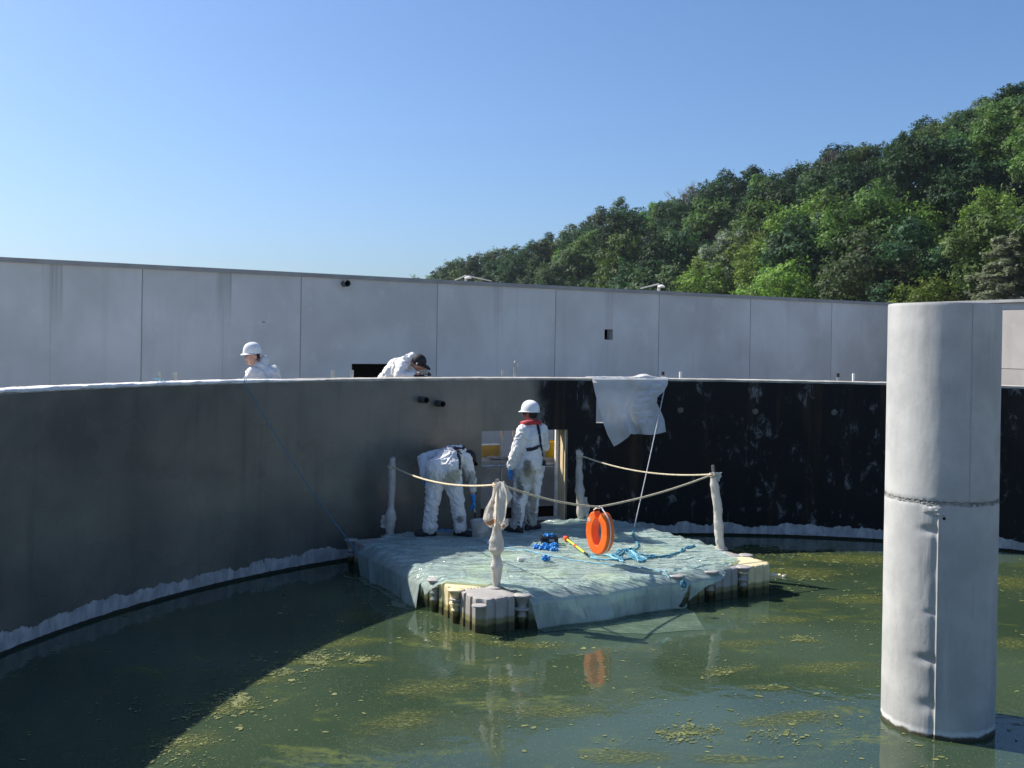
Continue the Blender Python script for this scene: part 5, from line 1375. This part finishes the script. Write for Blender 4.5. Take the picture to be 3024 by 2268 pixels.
r3, O3, W3, hc3, hM3, s3_ = person(o3, J3, 'person in a white coverall bending down over the bucket beside the dark wall', suit_mat('worn_coverall', st3), m_skin,
    ((.285, .70, .975), M3), boots=(((-.215, .0, .085), (-.9, -.25, 0)), ((.215, .03, .085), (.75, -.35, 0))), forearms=('R',), seed=9.0, amp=.012,
    hood=[((.15, .52, 1.12), .085, (1.25, 1.0, .8))], body_extra=[((-.115, -.03, .90), .165, (1, .95, 1.1)), ((.055, -.03, .90), .165, (1, .95, 1.1)), ((-.20, -.01, .13), .10, (1.05, 1, .75))])
mb = MB(); mb.ball(hc3 + hM3 @ Vector((0, -.014, .03)), .101, 12, (.92, 1.08, 1.0), hM3); cp3 = obj('cap', mb, m_cap, r3)
mb = MB(); mb.ball(hc3 + hM3 @ Vector((0, .10, .035)), .07, 10, (1.05, 1.0, .16), hM3); obj('visor', mb, m_cap, cp3)
face_bits(r3, hc3, hM3)
glove(r3, W3['wriR'] + Vector((.005, 0, -.02)), Matrix((Vector((.2, -.98, 0)), Vector((.12, .02, -1)), Vector((.97, .2, .1)))).transposed(), m_glove, .75, 1.12)
glove(r3, W3['wriL'], Matrix((Vector((.9, .3, 0)), Vector((.2, -.3, -.93)), Vector((-.3, .9, -.3)))).transposed(), m_glove, .4, 1.0)
bv3 = bvh_of(s3_.data); Q = lambda x, z: O3 + Vector((x, 0, z))
strap(r3, bv3, [O3 + Vector((-.16, .25, 1.3)), O3 + Vector((0, .22, 1.3)), O3 + Vector((.12, .22, 1.3)), O3 + Vector((.2, .28, 1.3))], (0, 0, -1), .020, 'harness_strap')
strap(r3, bv3, [O3 + Vector((.10, .24, 1.3)), O3 + Vector((.19, .40, 1.3)), O3 + Vector((.25, .56, 1.3))], (0, 0, -1), .020, 'harness_strap')
strap(r3, bv3, [O3 + Vector((.14, 0, 1.14)), O3 + Vector((.185, 0, 1.04)), O3 + Vector((.195, 0, .93))], (0, 1, 0), .022, 'harness_strap')
# brush in the gloved hand
mb = MB(); hb = W3['wriR'] + Vector((.02, -.01, -.11)); br = thing('paint_brush', tuple(hb), 'paint brush held in the blue glove above the bucket', 'brush')
mb.tube([hb + Vector((-.03, .0, .04)), hb + Vector((.0, 0, -.05)), hb + Vector((.01, 0, -.09))], [.010, .012, .016], 8); obj('handle', mb, m_ply, br)
mb = MB(); mb.tube([hb + Vector((.01, 0, -.09)), hb + Vector((.015, 0, -.17))], [.022, .028], 8, True, .4); obj('bristles', mb, m_dark, br)

# ---- worker with hard hat behind the left rim
q1 = at_tank(745, 1122, TR + WALLT + .42); o1 = Vector((q1.x, q1.y, WZ))
k1 = FPX / o1.y
X1 = lambda px: (at_y(px, 1100, o1.y).x - o1.x); Z1 = lambda py: (at_y(745, py, o1.y).z - o1.z)
hx, hz = X1(744), Z1(1053)
bx = X1(772)
nz = Z1(1083)
J1 = dict(pelvis=(bx + .05, .05, nz - .58), belly=(bx + .03, .05, nz - .38), chest=(bx + .01, .05, nz - .18), neckb=(bx - .03, .03, nz - .01),
          hipL=(bx + .10, .13, nz - .66), kneeL=(bx + .10, .15, .45), ankL=(bx + .11, .18, .085), hipR=(bx + .0, -.06, nz - .66), kneeR=(bx - .02, -.07, .45), ankR=(bx - .0, -.06, .085),
          shoL=(bx - .10, -.10, nz - .085), elbL=(bx - .17, -.16, nz - .38), wriL=(bx - .30, -.10, nz - .55), shoR=(bx + .125, .14, nz - .075), elbR=(bx + .19, .18, nz - .38), wriR=(bx + .08, .1, nz - .62))
M1 = frame((-.62, -.76, -.06), (0, 0, 1))
r1, O1, W1, hc1, hM1, s1_ = person(o1, J1, 'person in white coverall and white hard hat looking over the left rim', suit_mat('clean_coverall'), m_skin,
    ((hx, -.0, hz), M1), boots=(((J1['ankL']), (-.6, -.6, 0)), ((J1['ankR']), (-.8, -.5, 0))), seed=5.0, amp=.009,
    body_extra=[((bx + .05, .07, nz - .12), .15, (1.1, 1, .95)), ((bx - .04, -.03, nz - .13), .13, (1, 1, .9))],
    hood=[((bx + .015, .07, nz + .055), .088, (.75, .9, 1.15)), ((bx - .02, .03, nz + .0), .10, (1.0, 1.0, .75))])
hard_hat(r1, hc1 + hM1 @ Vector((0, -.006, .046)), M1, .99)
face_bits(r1, hc1, hM1)
mb = MB(); mb.ball(hc1 + hM1 @ Vector((0, -.03, .012)), .083, 10, (.99, .94, .98), hM1); obj('hair', mb, m_hair, r1)
for s in 'LR': glove(r1, W1['wri' + s], frame((-.5, 0, -.8), (-.5, -.5, .3)), m_glove, .5)

# ---- worker with a dark cap leaning over the rim
q2 = at_tank(1205, 1118, TR + WALLT + .30); YD = q2.y
E_ = lambda px, py, dy=0: at_y(px, py, YD + dy)
o2 = Vector((E_(1110, 1100).x, YD + .1, WZ))
def L2(px, py, dy=0): v = E_(px, py, dy) - o2; return (v.x, v.y, v.z)
J2 = dict(pelvis=L2(1122, 1165, .12), belly=L2(1140, 1130, .10), chest=L2(1178, 1085, .08), neckb=L2(1211, 1062, .06),
          hipL=(.0, -.08, .80), kneeL=(.05, -.10, .45), ankL=(.02, -.10, .085), hipR=(.0, .16, .80), kneeR=(.05, .18, .45), ankR=(.02, .18, .085),
          shoL=L2(1192, 1083, .24), elbL=L2(1210, 1125, .28), wriL=L2(1240, 1108, .12), shoR=L2(1188, 1080, -.10), elbR=L2(1176, 1112, -.20), wriR=L2(1218, 1107, -.17))
M2 = frame((.80, -.10, -.60), (.60, 0, .80))
r2, O2, W2, hc2, hM2, s2_ = person(o2, J2, 'person in white coverall and black cap leaning over the rim with dark gloves', suit_mat('loose_coverall'), m_skin_tan,
    (L2(1236, 1072, .0), M2), boots=((J2['ankL'], (1, -.2, 0)), (J2['ankR'], (1, .2, 0))), seed=7.0, suit_scale=.92, amp=.011,
    hood=[(L2(1215, 1054, .05), .075, (1.0, 1.1, .75)), (L2(1205, 1060, .05), .09, (1, 1, .8))])
mb = MB(); mb.ball(hc2 + hM2 @ Vector((0, -.012, .036)), .104, 12, (.92, 1.1, .98), hM2); c2 = obj('cap', mb, m_cap, r2)
mb = MB(); mb.ball(hc2 + hM2 @ Vector((0, .125, .030)), .088, 12, (1.0, .95, .30), hM2); obj('visor', mb, m_cap, c2)
face_bits(r2, hc2, hM2)
mb = MB(); mb.ball(hc2 + hM2 @ Vector((.087, -.0, -.012)), .011, 8); obj('earplug', mb, m_helm, r2)
glove(r2, W2['wriR'], frame((.9, -.1, -.25), (.2, -.3, .9)) , m_dkgl, .9, 1.15)
glove(r2, W2['wriL'], frame((.85, -.35, .35), (-.3, -.2, .9)), m_dkgl, .55, 1.15)
mb = MB(); q = E_(1250, 1092, .0)
mb.grid(lambda a, b: q + Vector(((a - .5) * .13 + .03 * fbm(a * 4, b * 4, 1), .05 * fbm(a * 4, b * 4, 6), (b - .5) * .13 + .03 * fbm(a * 4, b * 4, 3))), 14, 14); tag(obj('paper_towel', mb, m_wrap), 'crumpled white wipe held at the face of the worker with the black cap', 'wipe')
# ================================================================== wooded hill
SKY = [(1254, 819), (1307, 792), (1357, 764), (1414, 748), (1480, 740), (1525, 726), (1571, 712), (1637, 693), (1703, 668), (1760, 640), (1794, 618), (1827, 590), (1868, 618), (1942, 600), (1990, 588), (2041, 574), (2099, 534), (2150, 515), (2214, 497), (2297, 518), (2371, 492), (2429, 470), (2453, 440), (2500, 432), (2552, 429), (2600, 430), (2643, 425), (2668, 386), (2734, 352), (2791, 343), (2850, 338), (2890, 334), (2930, 296), (2956, 277), (2989, 260), (3024, 268)]
sk = []
for x, y in SKY:
    d = ray(x, y); sk.append((d.x / d.y, d.z / d.y))
st = np.array([a for a, b in sk]); se = np.array([b for a, b in sk])
st2 = np.concatenate([[-.5, -.2, -.11], st, [.6, .75, 1.0]]); se2 = np.concatenate([[-.02, .0, .035], se, [.30, .34, .38]])
def el_s(t): return float(np.mean([np.interp(t + k, st2, se2) for k in (-.03, -.015, 0, .015, .03)]))
def d_base(t): return float(np.interp(t, [-.5, -.09, .1, .3, .5, 1.0], [400, 300, 205, 140, 100, 66]))
DEP = 72.0; TH = 12.5
def ground_z(t, s):
    D = d_base(t) + DEP * s; zr = CAMZ + (d_base(t) + DEP) * el_s(t) - TH * .86
    return -.3 + max(0, zr + .3) * (max(0, s) ** .92 if s <= 1 else 1 + (s - 1) * .12)
t = NT('forest_floor'); c = t.coord()
m_floor = t.done(t.pbr(t.mix(t.noise(c, .25, 6), (.010, .016, .008), (.026, .032, .015)), .95, t.bump(t.noise(c, 1.2, 5), .8, .5)))
mb = MB(); mb.grid(lambda a, b: Vector(((-.5 + 1.5 * a) * (d_base(-.5 + 1.5 * a) + DEP * (b * 1.8 - .1)), d_base(-.5 + 1.5 * a) + DEP * (b * 1.8 - .1), ground_z(-.5 + 1.5 * a, b * 1.8 - .1) + 1.2 * fbm(a * 20, b * 9, 1))), 150, 40)
tag(obj('hill', mb, m_floor), kind='structure')

def leaf_mat(name, col, var=.35):
    t = NT(name); c = t.coord(); oi = t.n('ObjectInfo').outputs['Random']
    n1 = t.noise(c, .5, 3); n2 = t.noise(c, 2.6, 2)
    cc = t.mix(t.mapr(n1, .3, .7), tuple(k * (1 - var) for k in col), tuple(k * (1 + var) for k in col))
    cc = t.mix(t.math('MULTIPLY', t.mapr(n2, .5, .75), .4), cc, (col[0] * 1.6, col[1] * 1.35, col[2] * 1.1))
    hs = t.n('HueSaturation'); t.set(hs.inputs['Hue'], t.math('MULTIPLY_ADD', oi, .045, .485)); t.set(hs.inputs['Value'], t.math('MULTIPLY_ADD', oi, .75, .62)); hs.inputs['Saturation'].default_value = .95; t.set(hs.inputs['Color'], cc)
    p = t.pbr(hs.outputs[0], .6, spec=.15); tl = t.n('BsdfTranslucent')
    tc = t.mix(1.0, hs.outputs[0], (1.1, 1.35, .75), 'MULTIPLY'); t.set(tl.inputs[0], tc)
    m1 = t.n('MixShader'); m1.inputs[0].default_value = .30; t.t.links.new(p, m1.inputs[1]); t.t.links.new(tl.outputs[0], m1.inputs[2])
    return t.done(m1.outputs[0])
LM = dict(dark=leaf_mat('dark_leaves', (.030, .064, .026)), mid=leaf_mat('green_leaves', (.088, .148, .038)), bright=leaf_mat('bright_leaves', (.135, .205, .034)),
          bluish=leaf_mat('bluish_leaves', (.085, .125, .060)), yellowish=leaf_mat('yellowish_leaves', (.115, .14, .045)), silver=leaf_mat('silver_leaves', (.17, .215, .155)), cedar=leaf_mat('cedar_needles', (.20, .215, .165), .2))
m_bark = simple('bark', (.075, .06, .045), .9, 2, .3, .4); m_twig = simple('dead_twigs', (.24, .20, .17), .9, 3, .2, .1)

def leaves(cent, nrm, size, rg):
    n = len(cent)
    nrm = nrm / np.linalg.norm(nrm, axis=1, keepdims=True)
    a = np.cross(nrm, rg.normal(size=(n, 3))); a /= np.linalg.norm(a, axis=1, keepdims=True); b = np.cross(nrm, a)
    sz = size * rg.uniform(.6, 1.3, (n, 1))
    q = np.stack([cent + a * sz, cent + b * sz * .55, cent - a * sz, cent - b * sz * .55], 1).reshape(-1, 3)
    return q
def leaf_mesh(name, q, mb_extra=None):
    me = bpy.data.meshes.new(name); nq = len(q) // 4
    me.vertices.add(len(q)); me.vertices.foreach_set('co', q.astype(np.float32).ravel())
    me.loops.add(len(q)); me.loops.foreach_set('vertex_index', np.arange(len(q), dtype=np.int32))
    me.polygons.add(nq); me.polygons.foreach_set('loop_start', np.arange(0, len(q), 4, dtype=np.int32)); me.polygons.foreach_set('loop_total', np.full(nq, 4, dtype=np.int32))
    me.materials.append(None); me.update(calc_edges=True); return me
def broadleaf(seed, H=12.5, W_=8.5, base=.22, ncl=34, nl=9500, style='round'):
    rg = np.random.default_rng(seed); cents = []; C_ = []; Nn = []
    cz = H * (base + (1 - base) * .5); rz = H * (1 - base) * .5
    for k in range(ncl):
        d = rg.normal(size=3); d /= np.linalg.norm(d); d[2] = d[2] * .9 + .12
        r = rg.uniform(.45, 1.0) ** .6
        lob = 1 + .22 * noise.noise(Vector((d[0] * 1.5 + seed, d[1] * 1.5, d[2] * 1.5)))
        c = np.array([d[0] * W_ / 2 * r * lob, d[1] * W_ / 2 * r * lob, cz + d[2] * rz * r * lob])
        if style == 'cone': c[:2] *= np.clip(1.25 - .8 * (c[2] - H * base) / (H * (1 - base)), .25, 1.2)
        if style == 'wide': c[2] = H * .45 + (c[2] - H * .45) * .8
        cents.append(c)
        cr_ = W_ * rg.uniform(.12, .20); m = int(nl / ncl * (cr_ / (W_ * .16)) ** 2)
        nb_ = max(6, m // 9); pb = rg.normal(size=(nb_, 3)); pb /= np.linalg.norm(pb, axis=1, keepdims=True); rb = rg.uniform(.4, 1.12, (nb_, 1)) ** .4
        m = nb_ * 9; p = np.repeat(pb, 9, axis=0); rr = np.repeat(rb, 9, axis=0)
        flat = .55 if style == 'layer' else .78
        off = p * rr * cr_ * np.array([1.15, 1.15, flat])
        C_.append(c + off + rg.normal(size=(m, 3)) * np.array([.24, .24, .15])); Nn.append(p * 1.1 + np.array([0, 0, .7]) + rg.normal(size=(m, 3)) * .42)
    # stray sprays that break the outline
    m = nl // 9; pick = rg.integers(0, ncl, m); cc = np.array(cents)[pick]; d = cc - np.array([0, 0, cz]); d /= (np.linalg.norm(d, axis=1, keepdims=True) + 1e-6)
    C_.append(cc + d * rg.uniform(.2, .16 * W_, (m, 1)) + rg.normal(size=(m, 3)) * W_ * .045); Nn.append(rg.normal(size=(m, 3)) + np.array([0, 0, .3]))
    q = leaves(np.concatenate(C_), np.concatenate(Nn), .23 if style != 'layer' else .215, rg)
    tb = MB(); top = np.array([0, 0, H * .72]); bend = rg.normal(size=2) * .3
    tp = [Vector((bend[0] * f * f, bend[1] * f * f, H * .75 * f - .6 * (f == 0))) for f in np.linspace(0, 1, 7)]
    tb.tube(tp, list(np.linspace(.26, .07, 7)), 8)
    for k in rg.choice(ncl, 12, replace=False):
        c = cents[k]; f = np.clip((c[2] / H) * .62, .2, .85); s = tp[0].lerp(tp[-1], f); e = Vector(c)
        tb.tube([s, s.lerp(e, .5) + Vector((0, 0, .25)), e], [.10, .07, .03], 5)
    return leaf_mesh('crown', q), tb.mesh('trunk')
def cedar(seed, H=15, W_=12):
    rg = np.random.default_rng(seed); tb = MB(); tb.tube([Vector((0, 0, -.5)), Vector((.1, 0, H * .5)), Vector((0, .1, H))], [.38, .22, .05], 8); C_, Nn = [], []
    for k in range(58):
        f = (k + rg.uniform(0, 1)) / 58; z = H * (.10 + .88 * f); L = W_ * .5 * (1.08 - f) ** .5 * rg.uniform(.65, 1.1); a = k * 2.4 + rg.uniform(-.3, .3)
        d = np.array([math.cos(a), math.sin(a), 0]); e = d * L + np.array([0, 0, z + L * rg.uniform(-.12, .10)])
        s = np.array([0, 0, z]); tb.tube([Vector(s), Vector((s + e) / 2 + np.array([0, 0, .25])), Vector(e)], [.09, .06, .02], 5)
        sd = np.array([-d[1], d[0], 0]); m = int(70 + 130 * L)
        u = rg.uniform(.18, 1.06, (m, 1)); wd = rg.uniform(-1, 1, (m, 1)) * (.22 + .30 * L * .5 * np.sin(np.clip(u, 0, 1) * 2.6))
        p = s + (e - s) * u + sd * wd + np.array([0, 0, 1]) * (.25 * np.sin(u * 3.14) - .10 * np.abs(wd) + rg.normal(size=(m, 1)) * .16)
        C_.append(p); Nn.append(np.array([0, 0, 1]) + rg.normal(size=(m, 3)) * .38)
    q = leaves(np.concatenate(C_), np.concatenate(Nn), .21, rg)
    return leaf_mesh('crown', q), tb.mesh('trunk')
VAR = dict(round=[broadleaf(11), broadleaf(12, 13, 8), broadleaf(13, 11.5, 9), broadleaf(14, 12.5, 7.6, .15, 52)],
           tall=[broadleaf(21, 14.5, 6.6, .12, 54, 8600), broadleaf(22, 14, 6.0, .2, 48, 8000, 'cone')],
           layer=[broadleaf(31, 11.5, 8.6, .12, 62, 9500, 'layer'), broadleaf(32, 11, 8.0, .1, 60, 9200, 'layer'), broadleaf(33, 12, 9, .15, 64, 9800, 'layer')])
VH = dict(round=[12.5, 13, 11.5, 12.5], tall=[14.5, 14], layer=[11.5, 11, 12])
def put_tree(shape, vi, kind, pos, sc, label, group=None, rz=None, name='broadleaf_tree', meshes=None):
    cm, tm = meshes or VAR[shape][vi]
    root = bpy.data.objects.new(name, None); COL.objects.link(root); root.empty_display_size = 1
    root.location = pos; root.rotation_euler = (0, 0, random.random() * 6.28 if rz is None else rz); s = sc if hasattr(sc, '__len__') else (sc, sc, sc); root.scale = s
    tag(root, label, 'tree', group)
    tk = bpy.data.objects.new('trunk', tm); COL.objects.link(tk); tk.parent = root
    if not tm.materials: tm.materials.append(m_bark)
    if cm is not None:
        cw = bpy.data.objects.new('crown', cm); COL.objects.link(cw); cw.parent = root
        cw.material_slots[0].link = 'OBJECT'; cw.material_slots[0].material = LM[kind]
    return root
ADJ = dict(dark='dark green', mid='mid green', bright='bright yellow-green', bluish='dull bluish green', yellowish='yellowish')
def zone(t_, s_):
    if s_ > .93: w_ = 'on the skyline at the far left end' if t_ < .12 else ('on the skyline above the hill middle' if t_ < .32 else 'on the skyline at the high right end')
    elif t_ < .10: w_ = 'on the low far end of the wooded hillside'
    elif t_ < .30: w_ = 'on the lower middle of the wooded hillside' if s_ < .5 else 'high on the middle of the wooded hillside'
    else: w_ = 'low on the right of the wooded hillside' if s_ < .45 else 'high on the right of the wooded hillside'
    return w_
def hill_pos(t_, s_): D = d_base(t_) + DEP * s_; return Vector((t_ * D, D, ground_z(t_, s_) - .2))
TR_ = random.Random(5); placed = []
# skyline row: tops follow the photographed outline
for k, (t_, e_) in enumerate(sk):
    D = d_base(t_) + DEP; p = hill_pos(t_, 1.0 + TR_.uniform(-.02, .03)); want = CAMZ + p.y * e_ - p.z
    x = SKY[k][0]
    shape = 'tall' if x in (1827, 2668, 2453, 2989) else 'round'; vi = TR_.randrange(len(VAR[shape])); h = VH[shape][vi]
    kind = 'bluish' if t_ < .13 and TR_.random() < .6 else TR_.choice(['dark', 'dark', 'mid'])
    zs = max(.62, min(1.7, want / h)); ws = min(1.45, max(.66, zs * 1.15 + TR_.uniform(-.15, .25)))
    if x == 1827: lab, grp = 'slender pale tree standing clear above the skyline left of the bare twigs', None; ws = .8
    elif x == 2989: lab, grp = 'tallest dark tree at the top right corner of the hill', None; ws = 1.15
    elif x == 2668: lab, grp = 'narrow dark tree rising like a spike on the skyline above the column', None; ws = .7
    else: lab = ADJ[kind] + ' broadleaf tree ' + zone(t_, 1); grp = lab.replace(' tree ', ' trees ')
    put_tree(shape, vi, kind, p, (ws, ws, zs), lab, grp); placed.append((p.x, p.y))
# body of the wood
row_s = [0.0, .10, .21, .32, .43, .54, .65, .76, .87]
for r_i, s_ in enumerate(row_s):
    t_ = -.10 + TR_.uniform(0, .02)
    while t_ < .585:
        D = d_base(t_) + DEP * s_; stp = (11.0 if D < 200 else 11.6) / D
        tt = t_ + TR_.uniform(-.3, .3) * stp; ss = min(.92, max(-.05, s_ + TR_.uniform(-.045, .045))); t_ += stp
        p = hill_pos(tt, ss)
        if CAMZ + p.y * .052 > p.z + 14: continue
        lowr = tt > .17 and ss < .42
        n_ = noise.noise(Vector((p.x * .03, p.y * .03, 4)))
        if TR_.random() < .10: continue
        if any(abs(tt - a_) < b_ and p.y < c_ for a_, b_, c_ in ((.216, .026, 172), (.19, .02, 185))): continue
        if lowr and n_ > -.25 and TR_.random() < .62: kind = 'bright'
        else: kind = TR_.choices(['dark', 'mid', 'bluish', 'yellowish', 'bright'], [.36 if ss < .55 or tt < .15 else .62, .34, .16 if tt < .2 else .08, .04, .06])[0]
        shape = 'layer' if kind == 'bright' else TR_.choice(['round', 'round', 'round', 'layer', 'tall'] if kind != 'dark' else ['round', 'round', 'tall'])
        vi = TR_.randrange(len(VAR[shape])); sc = TR_.uniform(.95, 1.55)
        if kind == 'bright': sc *= .92
        if .425 < tt < .53 and p.y < 112: continue          # room in front of the cedar
        lim = (CAMZ + p.y * float(np.interp(tt, st2, se2)) - p.z) * (.95 - (.10 * TR_.random() if ss > .5 else 0)) / VH[shape][vi]
        if lim < .5: continue
        sc = min(sc, lim)
        lab = ADJ[kind] + ' broadleaf tree ' + zone(tt, ss)
        put_tree(shape, vi, kind, p, (sc * TR_.uniform(.9, 1.1), sc * TR_.uniform(.9, 1.1), sc), lab, lab.replace(' tree ', ' trees '))
# singled out trees
def spot(px, py_top, D, shape, vi, kind, label, wsc, name='broadleaf_tree', meshes=None, h=None, zb=None):
    hh = h or VH[shape][vi]; best = None
    for q in range(0, 60):           # step up the slope until the tree has a natural height there
        tt = ray(px, py_top); tt = tt.x / tt.y; D_ = d_base(tt) + DEP * q / 60; p_ = at_y(px, py_top, D_); g_ = ground_z(tt, q / 60) - .3
        e_ = abs((p_.z - g_) - hh * wsc)
        if best is None or e_ < best[0]: best = (e_, D_, p_, g_)
    _, D, p, g = best
    return put_tree(shape, vi, kind, Vector((p.x, D, g)), (wsc, wsc, max(.4, (p.z - g) / hh)), label, None, name=name, meshes=meshes)
spot(2165, 685, 118, 'round', 3, 'silver', 'silvery pale leaved tree behind the middle of the rear wall', 1.15)
spot(2205, 700, 120, 'tall', 0, 'silver', 'thin silvery tree at the right flank of the larger silvery one', .72)
spot(2085, 640, 168, 'round', 1, 'yellowish', 'yellowish tree in the middle of the hillside above the silvery tree', .9)
spot(2560, 800, 88, 'round', 2, 'bluish', 'small bluish green tree peeping over the wall left of the column', .6)
ced = cedar(5)
cy_ = 104.0; cp_ = at_y(2985, 690, cy_); cg_ = ground_z(cp_.x / cy_, (cy_ - d_base(cp_.x / cy_)) / DEP) - .3
put_tree(None, 0, 'cedar', Vector((cp_.x, cy_, cg_)), (1.05, 1.05, (cp_.z - cg_) / 15), 'grey green cedar with flat spreading branches at the right edge above the wall', None, .4, 'cedar_tree', ced)
def bare_tree(px, py, D, label, hh=7):
    p = at_y(px, py, D); t_ = p.x / D; g = ground_z(t_, (D - d_base(t_)) / DEP) - .3; H = p.z - g; tb = MB(); rg = random.Random(px)
    def br(a, d, L, r, n):
        e = a + d * L; tb.tube([a, a.lerp(e, .5) + Vector((rg.uniform(-.1, .1), rg.uniform(-.1, .1), .1)) * L * .3, e], [r, r * .8, r * .55], 5)
        if n:
            for k in range(3 if n > 1 else 4): br(a.lerp(e, rg.uniform(.5, 1)), (d + Vector((rg.uniform(-.7, .7), rg.uniform(-.7, .7), rg.uniform(-.1, .5)))).normalized(), L * .6, r * .55, n - 1)
    br(Vector((0, 0, 0)), Vector((.03, 0, 1)), H * .62, .16, 4)
    me = tb.mesh('trunk'); me.materials.append(m_twig); put_tree(None, 0, None, Vector((p.x, D, g)), 1.0, label, None, 0, 'bare_tree', (None, me))
bare_tree(2005, 566, d_base(.16) + DEP - 8, 'leafless grey tree with bare twigs on the skyline right of the slender tree')
bare_tree(2030, 578, d_base(.17) + DEP - 10, 'second leafless tree whose twigs touch the dense crown at its right')
bare_tree(2428, 472, d_base(.30) + DEP - 8, 'thin leafless snag on the skyline above the rear wall near the column')

# ================================================================== summer haze
t = NT('summer_haze'); v = t.n('VolumePrincipled'); v.inputs['Color'].default_value = (.72, .84, 1.0, 1); v.inputs['Density'].default_value = .00010; v.inputs['Anisotropy'].default_value = .2
t.t.links.new(v.outputs[0], t.out.inputs['Volume'])
mb = MB(); mb.box((60, 260, 44), (900, 620, 90.7)); tag(obj('haze', mb, t.m, smooth=False), kind='stuff')
scene.cycles.volume_bounces = 0; scene.cycles.volume_max_steps = 64
